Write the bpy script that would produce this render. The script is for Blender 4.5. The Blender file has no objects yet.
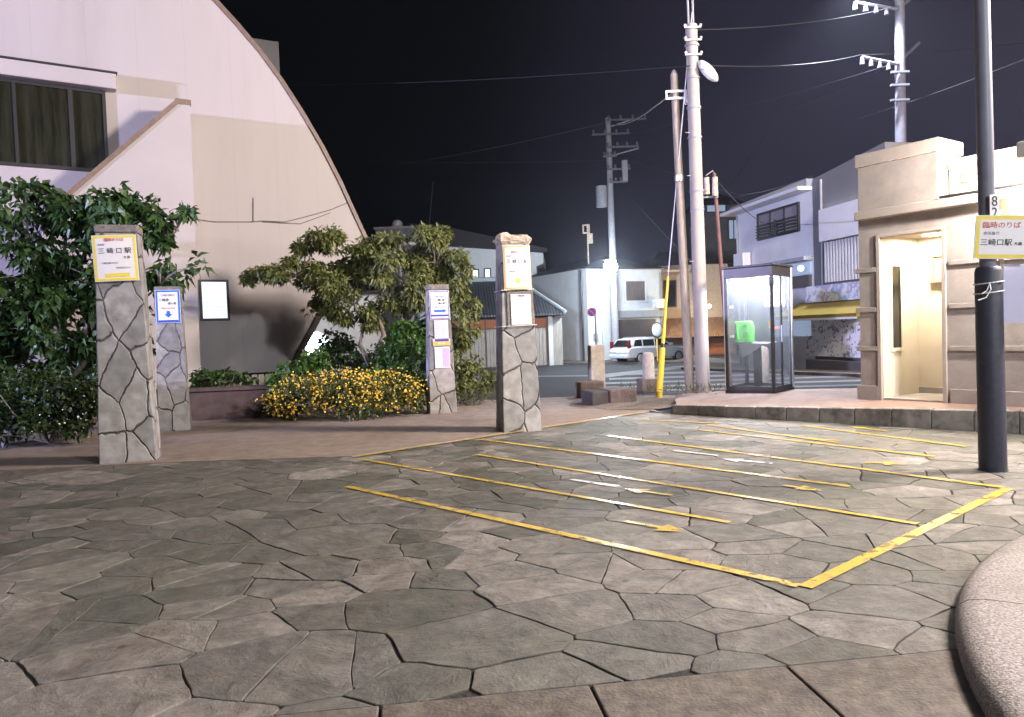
import bpy, bmesh, math, random
import numpy as np
from mathutils import Vector, Matrix, noise
from mathutils.geometry import intersect_point_line

random.seed(7)
R = math.radians
scene = bpy.context.scene
COL = scene.collection

# ------------------------------------------------------------------ camera
FPX, H, PITCH, ROLL = 740.0, 1.4, R(2.1), R(2.0)
fwd = Vector((0, math.cos(PITCH), -math.sin(PITCH)))
r0 = Vector((1, 0, 0)); u0 = r0.cross(fwd)
right = r0 * math.cos(ROLL) - u0 * math.sin(ROLL)
up = u0 * math.cos(ROLL) + r0 * math.sin(ROLL)
CAM = Vector((0, 0, H))
cam_data = bpy.data.cameras.new('camera'); cam = bpy.data.objects.new('camera', cam_data); COL.objects.link(cam)
cam_data.sensor_width = 36; cam_data.lens = 36 * FPX / 1024
cam_data.clip_start = 0.05; cam_data.clip_end = 2000
m = Matrix.Identity(4)
for i in range(3):
    m[i][0] = right[i]; m[i][1] = up[i]; m[i][2] = -fwd[i]; m[i][3] = CAM[i]
cam.matrix_world = m
scene.camera = cam
scene.view_settings.view_transform = 'Standard'
scene.view_settings.look = 'None'
scene.view_settings.exposure = 0.65
scene.view_settings.gamma = 1.0
scene.view_settings.use_curve_mapping = False
scene.render.engine = 'CYCLES'
scene.cycles.use_denoising = True
scene.cycles.max_bounces = 6
scene.cycles.diffuse_bounces = 3
scene.cycles.glossy_bounces = 3
scene.cycles.transmission_bounces = 6
scene.cycles.transparent_max_bounces = 12
scene.cycles.sample_clamp_indirect = 4
scene.cycles.caustics_reflective = False
scene.cycles.caustics_refractive = False

# ------------------------------------------------------------------ night sky with town glow low to the right
world = bpy.data.worlds.new('World'); scene.world = world
world.use_nodes = True
wn = world.node_tree; wn.nodes.clear()
wo = wn.nodes.new('ShaderNodeOutputWorld'); bg = wn.nodes.new('ShaderNodeBackground')
tc = wn.nodes.new('ShaderNodeTexCoord')
dot = wn.nodes.new('ShaderNodeVectorMath'); dot.operation = 'DOT_PRODUCT'
dot.inputs[1].default_value = Vector((0.62, 0.76, 0.18)).normalized()
mr = wn.nodes.new('ShaderNodeMapRange'); mr.inputs[1].default_value = 0.74; mr.inputs[2].default_value = 1.0
mr.interpolation_type = 'SMOOTHSTEP'
cr = wn.nodes.new('ShaderNodeMix'); cr.data_type = 'RGBA'
cr.inputs[6].default_value = (0.0012, 0.0014, 0.0020, 1)
cr.inputs[7].default_value = (0.017, 0.016, 0.029, 1)
wn.links.new(tc.outputs['Generated'], dot.inputs[0]); wn.links.new(dot.outputs['Value'], mr.inputs[0])
wn.links.new(mr.outputs[0], cr.inputs[0]); wn.links.new(cr.outputs[2], bg.inputs[0])
sky = wn.nodes.new('ShaderNodeTexSky'); sky.sky_type = 'NISHITA'; sky.sun_disc = False
sky.sun_elevation = R(-6); sky.sun_rotation = R(60)
bg2 = wn.nodes.new('ShaderNodeBackground'); bg2.inputs[1].default_value = 0.0004
wn.links.new(sky.outputs[0], bg2.inputs[0])
addw = wn.nodes.new('ShaderNodeAddShader')
wn.links.new(bg.outputs[0], addw.inputs[0]); wn.links.new(bg2.outputs[0], addw.inputs[1])
wn.links.new(addw.outputs[0], wo.inputs[0])
bg.inputs[1].default_value = 1.0

# lamp table: energies and colours of the lamps, added fill lamps too (each lamp object is built further down)
WARM = (1.0, 0.80, 0.58); COOL = (0.62, 0.74, 1.0); WHITE = (0.92, 0.95, 1.0); NEUTRAL = (0.93, 0.95, 1.0)
E_KEY, E_COOL, E_REAR, E_STREET, E_TOWN = 10600, 50000, 3300, 300, 7500
E_BOOTH, E_ALCOVE, E_EAVE, E_SHED, E_SHOP, E_FACADE_FILL = 95, 54, 560, 12, 330, 4600

# ------------------------------------------------------------------ helpers: space
def ray(px, py):
    return fwd + right * ((px - 512) / FPX) + up * ((358.5 - py) / FPX)
def at(px, py, Y):
    d = ray(px, py); return CAM + d * (Y / d.y)
def zg(y):
    t = min(max((y - 15.5) / 24.5, 0), 1); return -0.65 * t
def G(px, py, z=0.0):
    d = ray(px, py); return CAM + d * ((z - H) / d.z)
def GT(px, py):                      # hit the sloping road
    d = ray(px, py); p = G(px, py)
    for _ in range(40):
        p = CAM + d * ((zg(p.y) - H) / d.z)
    return p
class Frame:
    def __init__(s, o, ang):
        s.o = Vector(o); s.a = ang
        s.m = Matrix.Translation(s.o) @ Matrix.Rotation(ang, 4, 'Z'); s.inv = s.m.inverted()
    def px(s, px, py, y0=0.0):       # where the sight line meets local plane y = y0 -> (x, z)
        o = s.inv @ CAM; d = s.inv.to_3x3() @ ray(px, py)
        k = (y0 - o.y) / d.y; p = o + d * k
        return p.x, p.z

# ------------------------------------------------------------------ helpers: materials
def nodes(mt):
    nt = mt.node_tree; return nt, nt.nodes, nt.links
def mat(name, col, rough=0.7, var=0.15, scale=6.0, bump=0.0, bscale=40.0, metal=0.0, spec=0.5, stain=0.0, stain_col=None, stain_scale=1.2, coords='Object', stretch=(1, 1, 1)):
    mt = bpy.data.materials.new(name); mt.use_nodes = True
    nt, N, L = nodes(mt); b = N['Principled BSDF']
    b.inputs['Roughness'].default_value = rough; b.inputs['Metallic'].default_value = metal
    b.inputs['Specular IOR Level'].default_value = spec
    t = N.new('ShaderNodeTexCoord'); mp = N.new('ShaderNodeMapping'); mp.inputs['Scale'].default_value = stretch
    L.new(t.outputs[coords], mp.inputs[0])
    n = N.new('ShaderNodeTexNoise'); n.inputs['Scale'].default_value = scale; n.inputs['Detail'].default_value = 6; n.inputs['Roughness'].default_value = 0.62
    L.new(mp.outputs[0], n.inputs['Vector'])
    mx = N.new('ShaderNodeMix'); mx.data_type = 'RGBA'
    mx.inputs[6].default_value = (*[c * (1 - var) for c in col], 1); mx.inputs[7].default_value = (*[min(1, c * (1 + var)) for c in col], 1)
    rr = N.new('ShaderNodeMapRange'); rr.inputs[1].default_value = 0.3; rr.inputs[2].default_value = 0.7
    L.new(n.outputs['Fac'], rr.inputs[0]); L.new(rr.outputs[0], mx.inputs[0])
    out = mx.outputs[2]
    if stain > 0:
        n2 = N.new('ShaderNodeTexNoise'); n2.inputs['Scale'].default_value = stain_scale; n2.inputs['Detail'].default_value = 8; n2.inputs['Roughness'].default_value = 0.68
        L.new(mp.outputs[0], n2.inputs['Vector'])
        r2 = N.new('ShaderNodeMapRange'); r2.inputs[1].default_value = 0.5; r2.inputs[2].default_value = 0.72; r2.inputs[4].default_value = stain
        L.new(n2.outputs['Fac'], r2.inputs[0])
        m2 = N.new('ShaderNodeMix'); m2.data_type = 'RGBA'; m2.inputs[7].default_value = (*(stain_col or [c * 0.35 for c in col]), 1)
        L.new(r2.outputs[0], m2.inputs[0]); L.new(out, m2.inputs[6]); out = m2.outputs[2]
    L.new(out, b.inputs['Base Color'])
    if bump > 0:
        nb = N.new('ShaderNodeTexNoise'); nb.inputs['Scale'].default_value = bscale; nb.inputs['Detail'].default_value = 5
        L.new(mp.outputs[0], nb.inputs['Vector'])
        bp = N.new('ShaderNodeBump'); bp.inputs['Strength'].default_value = bump; bp.inputs['Distance'].default_value = 0.02
        L.new(nb.outputs['Fac'], bp.inputs['Height']); L.new(bp.outputs[0], b.inputs['Normal'])
    return mt
def emat(name, col, strength, var=0.0, scale=4):
    mt = bpy.data.materials.new(name); mt.use_nodes = True
    nt, N, L = nodes(mt); b = N['Principled BSDF']
    b.inputs['Base Color'].default_value = (*[c * 0.5 for c in col], 1)
    b.inputs['Emission Color'].default_value = (*col, 1); b.inputs['Emission Strength'].default_value = strength
    return mt
def glass(name, tint=(0.9, 0.95, 1), alpha=0.12, rough=0.03):
    mt = bpy.data.materials.new(name); mt.use_nodes = True
    nt, N, L = nodes(mt); N.remove(N['Principled BSDF']); out = N['Material Output']
    tr = N.new('ShaderNodeBsdfTransparent'); tr.inputs[0].default_value = (*tint, 1)
    gl = N.new('ShaderNodeBsdfGlossy'); gl.inputs['Roughness'].default_value = rough
    df = N.new('ShaderNodeBsdfDiffuse'); df.inputs[0].default_value = (0.5, 0.52, 0.55, 1)
    tl_ = N.new('ShaderNodeBsdfTranslucent'); tl_.inputs[0].default_value = (0.55, 0.57, 0.6, 1); md = N.new('ShaderNodeMixShader'); md.inputs[0].default_value = 0.6; L.new(df.outputs[0], md.inputs[1]); L.new(tl_.outputs[0], md.inputs[2])
    fr = N.new('ShaderNodeFresnel'); fr.inputs[0].default_value = 1.45
    m1 = N.new('ShaderNodeMixShader'); m2 = N.new('ShaderNodeMixShader')
    n = N.new('ShaderNodeTexNoise'); n.inputs['Scale'].default_value = 5; n.inputs['Detail'].default_value = 6
    mr_ = N.new('ShaderNodeMapRange'); mr_.inputs[3].default_value = alpha * 0.3; mr_.inputs[4].default_value = alpha * 1.7
    L.new(n.outputs['Fac'], mr_.inputs[0])
    L.new(mr_.outputs[0], m1.inputs[0]); L.new(tr.outputs[0], m1.inputs[1]); L.new(md.outputs[0], m1.inputs[2])
    geo = N.new('ShaderNodeNewGeometry'); inv_ = N.new('ShaderNodeMath'); inv_.operation = 'SUBTRACT'; inv_.inputs[0].default_value = 1; L.new(geo.outputs['Backfacing'], inv_.inputs[1]); mu_ = N.new('ShaderNodeMath'); mu_.operation = 'MULTIPLY'; L.new(fr.outputs[0], mu_.inputs[0]); L.new(inv_.outputs[0], mu_.inputs[1]); L.new(mu_.outputs[0], m2.inputs[0]); L.new(m1.outputs[0], m2.inputs[1]); L.new(gl.outputs[0], m2.inputs[2])
    L.new(m2.outputs[0], out.inputs[0])
    return mt

M = {}
M['asphalt'] = mat('asphalt', (0.034, 0.034, 0.039), 0.85, 0.3, 30, 0.5, 120, stain=0.3, stain_col=(0.03, 0.03, 0.032))
M['earth_concrete'] = mat('earth_concrete', (0.26, 0.207, 0.175), 0.8, 0.22, 5, 0.25, 60, stain=0.55, stain_col=(0.10, 0.075, 0.06), stain_scale=0.8)
M['slab_concrete'] = mat('slab_concrete', (0.125, 0.105, 0.088), 0.78, 0.45, 13, 0.3, 70, stain=0.95, stain_col=(0.05, 0.041, 0.034), stain_scale=2.6)
M['sidewalk'] = mat('sidewalk', (0.30, 0.20, 0.16), 0.8, 0.2, 5, 0.25, 60, stain=0.4, stain_scale=1.0)
M['gravel'] = mat('gravel', (0.21, 0.16, 0.125), 0.95, 0.5, 26, 1.0, 45)
M['mortar'] = mat('mortar', (0.03, 0.026, 0.023), 0.95, 0.4, 12, 0.6, 60)
M['kerb_stone'] = mat('kerb_stone', (0.30, 0.27, 0.245), 0.8, 0.3, 7, 0.5, 40, stain=0.95, stain_col=(0.04, 0.034, 0.032), stain_scale=2.6)
M['granular'] = mat('granular', (0.30, 0.268, 0.255), 0.75, 0.65, 75, 0.35, 110, stain=0.6, stain_col=(0.15, 0.13, 0.12), stain_scale=2.2)
M['white_wall'] = mat('white_wall', (0.49, 0.445, 0.44), 0.75, 0.04, 1.3, 0.06, 25, stain=0.16, stain_col=(0.38, 0.34, 0.32), stain_scale=0.5)
M['night_curtain'] = mat('night_curtain', (0.022, 0.023, 0.014), 0.12, 0.75, 2.2, stretch=(3, 1, 0.25), spec=0.6)
M['curtain_grey'] = mat('curtain_grey', (0.20, 0.20, 0.21), 0.8, 0.25, 3, stretch=(6, 1, 0.3))
M['curtain_warm'] = mat('curtain_warm', (0.12, 0.10, 0.09), 0.8, 0.4, 3, stretch=(6, 1, 0.3))
M['worn_white'] = mat('worn_white', (0.17, 0.17, 0.18), 0.7, 0.3, 8, stain=0.8, stain_col=(0.06, 0.06, 0.065), stain_scale=2)
M['board_lilac'] = mat('board_lilac', (0.50, 0.49, 0.66), 0.5, 0.04, 4)
M['brown_trim'] = mat('brown_trim', (0.20, 0.13, 0.10), 0.5, 0.25, 12, stain=0.4)
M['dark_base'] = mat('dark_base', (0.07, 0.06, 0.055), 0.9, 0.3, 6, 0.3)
M['brown_stone'] = mat('brown_stone', (0.07, 0.042, 0.026), 0.9, 0.4, 5, 0.7, 18, stain=0.5)
M['dark_glass'] = mat('dark_glass', (0.012, 0.013, 0.012), 0.08, 0.5, 1.5, spec=0.6)
M['curtain'] = mat('curtain', (0.06, 0.06, 0.045), 0.9, 0.6, 3, stretch=(6, 1, 0.3))
M['dark_metal'] = mat('dark_metal', (0.035, 0.033, 0.034), 0.45, 0.2, 14, metal=0.3)
M['bronze'] = mat('bronze', (0.07, 0.066, 0.07), 0.42, 0.15, 10, metal=0.55)
M['alu'] = mat('alu', (0.62, 0.63, 0.66), 0.35, 0.06, 8, metal=0.7)
M['concrete_pole'] = mat('concrete_pole', (0.32, 0.285, 0.26), 0.8, 0.14, 6, 0.2, 60, stain=0.25, stain_scale=2, stretch=(1, 1, 0.3))
M['pole_grey'] = mat('pole_grey', (0.25, 0.25, 0.28), 0.75, 0.15, 5, stain=0.2)
M['pole_paint'] = mat('pole_paint', (0.14, 0.145, 0.19), 0.5, 0.12, 5, stain=0.25, stain_scale=3)
M['pole_sheath'] = mat('pole_sheath', (0.026, 0.029, 0.048), 0.55, 0.25, 20, 0.15, 120)
M['wood_pole'] = mat('wood_pole', (0.30, 0.255, 0.21), 0.85, 0.3, 10, 0.4, 40, stretch=(4, 4, 0.4), stain=0.3)
M['rust'] = mat('rust', (0.15, 0.07, 0.055), 0.7, 0.3, 14)
M['yellow_plastic'] = mat('yellow_plastic', (0.78, 0.50, 0.02), 0.4, 0.1, 10, stain=0.25, stain_col=(0.4, 0.25, 0.03), stain_scale=5)
M['black'] = mat('black', (0.015, 0.015, 0.016), 0.5, 0.2, 10)
M['steel_wire'] = mat('steel_wire', (0.42, 0.42, 0.45), 0.4, 0.1, 10, metal=0.4)
M['cable'] = mat('cable', (0.016, 0.016, 0.02), 0.6, 0.2, 10)
M['cable_grey'] = mat('cable_grey', (0.16, 0.14, 0.14), 0.6, 0.2, 10)
M['ceramic'] = mat('ceramic', (0.7, 0.7, 0.72), 0.3, 0.05, 5)
M['lamp_grey'] = mat('lamp_grey', (0.5, 0.48, 0.46), 0.5, 0.1, 6)
M['paper'] = mat('paper', (0.80, 0.78, 0.80), 0.35, 0.03, 4)
M['paper_pink'] = mat('paper_pink', (0.74, 0.66, 0.72), 0.4, 0.06, 8)
M['paper_lilac'] = mat('paper_lilac', (0.60, 0.46, 0.68), 0.4, 0.08, 8)
M['sign_yellow'] = mat('sign_yellow', (0.82, 0.66, 0.10), 0.35, 0.05, 8)
M['sign_orange'] = mat('sign_orange', (0.82, 0.50, 0.08), 0.35, 0.05, 8)
M['ink_black'] = mat('ink_black', (0.02, 0.02, 0.025), 0.5, 0.1, 10)
M['ink_grey'] = mat('ink_grey', (0.30, 0.28, 0.32), 0.5, 0.1, 10)
M['ink_red'] = mat('ink_red', (0.62, 0.09, 0.05), 0.5, 0.1, 10)
M['ink_blue'] = mat('ink_blue', (0.03, 0.16, 0.66), 0.45, 0.1, 10)
M['ink_navy'] = mat('ink_navy', (0.05, 0.06, 0.36), 0.45, 0.1, 10)
M['cap_stone'] = mat('cap_stone', (0.21, 0.185, 0.165), 0.9, 0.4, 22, 0.8, 50)
M['cap_worn'] = mat('cap_worn', (0.50, 0.42, 0.34), 0.9, 0.5, 14, 1.0, 30, stain=0.6, stain_col=(0.3, 0.13, 0.05), stain_scale=6)
M['bark'] = mat('bark', (0.27, 0.235, 0.20), 0.9, 0.4, 12, 0.7, 30, stretch=(3, 3, 0.7))
M['tile_roof'] = None
M['house_white'] = mat('house_white', (0.62, 0.64, 0.65), 0.8, 0.06, 2, stain=0.25, stain_col=(0.38, 0.38, 0.38), stain_scale=0.7)
M['house_grey'] = mat('house_grey', (0.15, 0.15, 0.155), 0.85, 0.15, 2, stain=0.4, stain_scale=1)
M['house_dark'] = mat('house_dark', (0.09, 0.085, 0.09), 0.85, 0.2, 2, stain=0.4, stain_scale=1)
M['roof_dark'] = mat('roof_dark', (0.018, 0.017, 0.019), 0.7, 0.3, 6, 0.3, 12)
M['shutter'] = mat('shutter', (0.075, 0.07, 0.075), 0.5, 0.15, 5, stretch=(0.3, 0.3, 8), metal=0.3)
M['lintel'] = mat('lintel', (0.30, 0.33, 0.36), 0.7, 0.1, 4)
M['wood_board'] = mat('wood_board', (0.34, 0.31, 0.27), 0.85, 0.28, 5, 0.2, 30, stretch=(5, 5, 0.3))
M['orange_wood'] = mat('orange_wood', (0.42, 0.14, 0.06), 0.7, 0.25, 6, stretch=(6, 6, 1))
M['beige_wall'] = mat('beige_wall', (0.55, 0.43, 0.32), 0.85, 0.12, 5, 0.2, 30, stain=0.3)
M['brown_wall'] = mat('brown_wall', (0.20, 0.12, 0.08), 0.85, 0.2, 4)
M['render_wall'] = mat('render_wall', (0.36, 0.325, 0.305), 0.9, 0.14, 3, 0.15, 35, stain=0.5, stain_col=(0.19, 0.16, 0.14), stain_scale=2.0)
M['render_floodlit'] = mat('render_floodlit', (0.70, 0.60, 0.48), 0.9, 0.07, 4, 0.25, 40, stain=0.2, stain_scale=2)  # render lightened to carry the floodlight falling on the parapet
M['render_pale'] = mat('render_pale', (0.43, 0.38, 0.35), 0.9, 0.07, 4, 0.25, 40, stain=0.2, stain_scale=2)
M['alcove_wall'] = mat('alcove_wall', (0.68, 0.61, 0.51), 0.8, 0.05, 3, 0.1, 30)
M['cabinet_brown'] = mat('cabinet_brown', (0.36, 0.26, 0.16), 0.7, 0.1, 5)
M['cabinet_ochre'] = mat('cabinet_ochre', (0.50, 0.38, 0.18), 0.7, 0.1, 5)
M['awning'] = mat('awning', (0.19, 0.135, 0.012), 0.6, 0.08, 4, stain=0.15, stain_col=(0.3, 0.2, 0.02))
M['green_dark'] = mat('green_dark', (0.05, 0.34, 0.03), 0.4, 0.05, 5)
M['green_phone'] = mat('green_phone', (0.10, 0.62, 0.05), 0.35, 0.05, 5)
M['car_paint'] = mat('car_paint', (0.72, 0.74, 0.78), 0.22, 0.02, 3, metal=0.1)
M['rubber'] = mat('rubber', (0.02, 0.02, 0.02), 0.8, 0.2, 20)
M['tail_red'] = mat('tail_red', (0.16, 0.008, 0.015), 0.2, 0.1, 8)
M['stone_block'] = mat('stone_block', (0.16, 0.115, 0.095), 0.9, 0.35, 8, 0.6, 28, stain=0.5)
M['stone_pale'] = mat('stone_pale', (0.40, 0.34, 0.28), 0.9, 0.25, 9, 0.5, 35, stain=0.5, stain_col=(0.2, 0.16, 0.12), stain_scale=3)
M['soil'] = mat('soil', (0.04, 0.03, 0.022), 1.0, 0.4, 14, 0.8, 30)
M['glass_clear'] = glass('glass_clear', (0.94, 0.95, 0.97), 0.06)
M['glass_dim'] = glass('glass_dim', (0.55, 0.56, 0.6), 0.16)
M['tube_light'] = emat('tube_light', (0.85, 0.9, 1.0), 34)
M['lamp_cool'] = emat('lamp_cool', (0.85, 0.92, 1.0), 60)
M['lamp_glare'] = emat('lamp_glare', (0.78, 0.88, 1.0), 380)
M['pole_far'] = mat('pole_far', (0.10, 0.10, 0.125), 0.8, 0.2, 5)
M['lamp_warm'] = emat('lamp_warm', (1.0, 0.82, 0.55), 14)
M['win_blue'] = emat('win_blue', (0.62, 0.77, 1.0), 0.6)
M['win_dimblue'] = emat('win_dimblue', (0.35, 0.45, 0.62), 0.4)
M['win_white'] = emat('win_white', (0.78, 0.88, 1.0), 0.85)
M['blossom'] = mat('blossom', (0.86, 0.52, 0.05), 0.6, 0.3, 3)
M['blossom_white'] = mat('blossom_white', (0.75, 0.74, 0.68), 0.6, 0.1, 3)

def leaf_mat(name, dark, light, rough=0.45):
    mt = bpy.data.materials.new(name); mt.use_nodes = True
    nt, N, L = nodes(mt); b = N['Principled BSDF']
    a = N.new('ShaderNodeAttribute'); a.attribute_name = 'tone'
    mx = N.new('ShaderNodeMix'); mx.data_type = 'RGBA'
    mx.inputs[6].default_value = (*dark, 1); mx.inputs[7].default_value = (*light, 1)
    L.new(a.outputs['Fac'], mx.inputs[0]); L.new(mx.outputs[2], b.inputs['Base Color'])
    b.inputs['Roughness'].default_value = rough
    tl = N.new('ShaderNodeBsdfTranslucent'); L.new(mx.outputs[2], tl.inputs[0])
    ms = N.new('ShaderNodeMixShader'); ms.inputs[0].default_value = 0.22
    L.new(b.outputs[0], ms.inputs[1]); L.new(tl.outputs[0], ms.inputs[2]); L.new(ms.outputs[0], N['Material Output'].inputs[0])
    return mt
M['leaf_dark'] = leaf_mat('leaf_dark', (0.016, 0.042, 0.009), (0.075, 0.15, 0.035))
M['leaf_shade'] = leaf_mat('leaf_shade', (0.012, 0.028, 0.005), (0.045, 0.085, 0.018))
M['leaf_olive'] = leaf_mat('leaf_olive', (0.05, 0.07, 0.016), (0.26, 0.28, 0.088), 0.5)
M['leaf_bright'] = leaf_mat('leaf_bright', (0.03, 0.08, 0.015), (0.10, 0.22, 0.035))
M['leaf_flower'] = leaf_mat('leaf_flower', (0.03, 0.05, 0.012), (0.11, 0.13, 0.03))
M['grass'] = leaf_mat('grass', (0.05, 0.06, 0.02), (0.14, 0.14, 0.06))

def stone_mat(name='flag_stone'):
    mt = bpy.data.materials.new(name); mt.use_nodes = True
    nt, N, L = nodes(mt); b = N['Principled BSDF']
    a = N.new('ShaderNodeAttribute'); a.attribute_name = 'tone'
    a2 = N.new('ShaderNodeAttribute'); a2.attribute_name = 'tint'
    tcn = N.new('ShaderNodeTexCoord')
    # every stone carries its own bedding direction: offset and turn the coordinates by its tint
    rot = N.new('ShaderNodeVectorRotate'); rot.rotation_type = 'Z_AXIS'
    mul = N.new('ShaderNodeMath'); mul.operation = 'MULTIPLY'; mul.inputs[1].default_value = 6.28
    L.new(a2.outputs['Fac'], mul.inputs[0]); L.new(mul.outputs[0], rot.inputs['Angle']); L.new(tcn.outputs['Object'], rot.inputs['Vector'])
    mp = N.new('ShaderNodeMapping'); mp.inputs['Scale'].default_value = (1.5, 2.1, 1.0); L.new(rot.outputs[0], mp.inputs[0])
    n1 = N.new('ShaderNodeTexNoise'); n1.inputs['Scale'].default_value = 2.6; n1.inputs['Detail'].default_value = 13; n1.inputs['Roughness'].default_value = 0.74; n1.inputs['Distortion'].default_value = 0.35
    L.new(mp.outputs[0], n1.inputs['Vector'])
    base = N.new('ShaderNodeValToRGB'); e = base.color_ramp.elements
    e[0].position = 0.0; e[0].color = (0.095, 0.095, 0.078, 1); e[1].position = 1.0; e[1].color = (0.275, 0.255, 0.23, 1)
    e2 = base.color_ramp.elements.new(0.35); e2.color = (0.15, 0.146, 0.13, 1)
    e3 = base.color_ramp.elements.new(0.7); e3.color = (0.205, 0.185, 0.165, 1)
    L.new(a.outputs['Fac'], base.inputs[0])
    streak = N.new('ShaderNodeMapRange'); streak.inputs[1].default_value = 0.32; streak.inputs[2].default_value = 0.68
    streak.inputs[3].default_value = 0.42; streak.inputs[4].default_value = 1.42
    L.new(n1.outputs['Fac'], streak.inputs[0])
    vm = N.new('ShaderNodeVectorMath'); vm.operation = 'SCALE'; L.new(base.outputs[0], vm.inputs[0]); L.new(streak.outputs[0], vm.inputs['Scale'])
    n2 = N.new('ShaderNodeTexNoise'); n2.inputs['Scale'].default_value = 2.4; n2.inputs['Detail'].default_value = 7; L.new(tcn.outputs['Object'], n2.inputs['Vector'])
    r2 = N.new('ShaderNodeMapRange'); r2.inputs[1].default_value = 0.55; r2.inputs[2].default_value = 0.75; r2.inputs[4].default_value = 0.6; L.new(n2.outputs['Fac'], r2.inputs[0])
    mx = N.new('ShaderNodeMix'); mx.data_type = 'RGBA'; mx.inputs[7].default_value = (0.165, 0.13, 0.095, 1)
    L.new(r2.outputs[0], mx.inputs[0]); L.new(vm.outputs[0], mx.inputs[6])
    n4 = N.new('ShaderNodeTexNoise'); n4.inputs['Scale'].default_value = 0.55; n4.inputs['Detail'].default_value = 5; L.new(tcn.outputs['Object'], n4.inputs['Vector'])
    r4 = N.new('ShaderNodeMapRange'); r4.inputs[1].default_value = 0.45; r4.inputs[2].default_value = 0.7; r4.inputs[4].default_value = 0.7; L.new(n4.outputs['Fac'], r4.inputs[0])
    mx2 = N.new('ShaderNodeMix'); mx2.data_type = 'RGBA'; mx2.inputs[7].default_value = (0.10, 0.104, 0.075, 1)
    L.new(r4.outputs[0], mx2.inputs[0]); L.new(mx.outputs[2], mx2.inputs[6])
    n6 = N.new('ShaderNodeTexNoise'); n6.inputs['Scale'].default_value = 7.5; n6.inputs['Detail'].default_value = 12; n6.inputs['Roughness'].default_value = 0.8; L.new(tcn.outputs['Object'], n6.inputs['Vector'])
    r6 = N.new('ShaderNodeMapRange'); r6.inputs[1].default_value = 0.35; r6.inputs[2].default_value = 0.65; r6.inputs[3].default_value = 0.62; r6.inputs[4].default_value = 1.28; L.new(n6.outputs['Fac'], r6.inputs[0])
    v6 = N.new('ShaderNodeVectorMath'); v6.operation = 'SCALE'; L.new(mx2.outputs[2], v6.inputs[0]); L.new(r6.outputs[0], v6.inputs['Scale'])
    sp6 = N.new('ShaderNodeTexVoronoi'); sp6.inputs['Scale'].default_value = 2.3; L.new(tcn.outputs['Object'], sp6.inputs['Vector'])
    rs6 = N.new('ShaderNodeMapRange'); rs6.inputs[1].default_value = 0.035; rs6.inputs[2].default_value = 0.06; rs6.inputs[3].default_value = 0.45; rs6.inputs[4].default_value = 1.0; L.new(sp6.outputs['Distance'], rs6.inputs[0])
    v7 = N.new('ShaderNodeVectorMath'); v7.operation = 'SCALE'; L.new(v6.outputs[0], v7.inputs[0]); L.new(rs6.outputs[0], v7.inputs['Scale']); L.new(v7.outputs[0], b.inputs['Base Color'])
    rr = N.new('ShaderNodeMapRange'); rr.inputs[3].default_value = 0.42; rr.inputs[4].default_value = 0.72; L.new(n1.outputs['Fac'], rr.inputs[0]); L.new(rr.outputs[0], b.inputs['Roughness'])
    n3 = N.new('ShaderNodeTexNoise'); n3.inputs['Scale'].default_value = 34; n3.inputs['Detail'].default_value = 5; L.new(tcn.outputs['Object'], n3.inputs['Vector'])
    b1 = N.new('ShaderNodeBump'); b1.inputs['Strength'].default_value = 1.0; b1.inputs['Distance'].default_value = 0.035; L.new(n1.outputs['Fac'], b1.inputs['Height'])
    b2 = N.new('ShaderNodeBump'); b2.inputs['Strength'].default_value = 0.35; b2.inputs['Distance'].default_value = 0.006; L.new(n3.outputs['Fac'], b2.inputs['Height']); L.new(b1.outputs[0], b2.inputs['Normal'])
    L.new(b2.outputs[0], b.inputs['Normal'])
    return mt
M['flag_stone'] = stone_mat()

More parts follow.
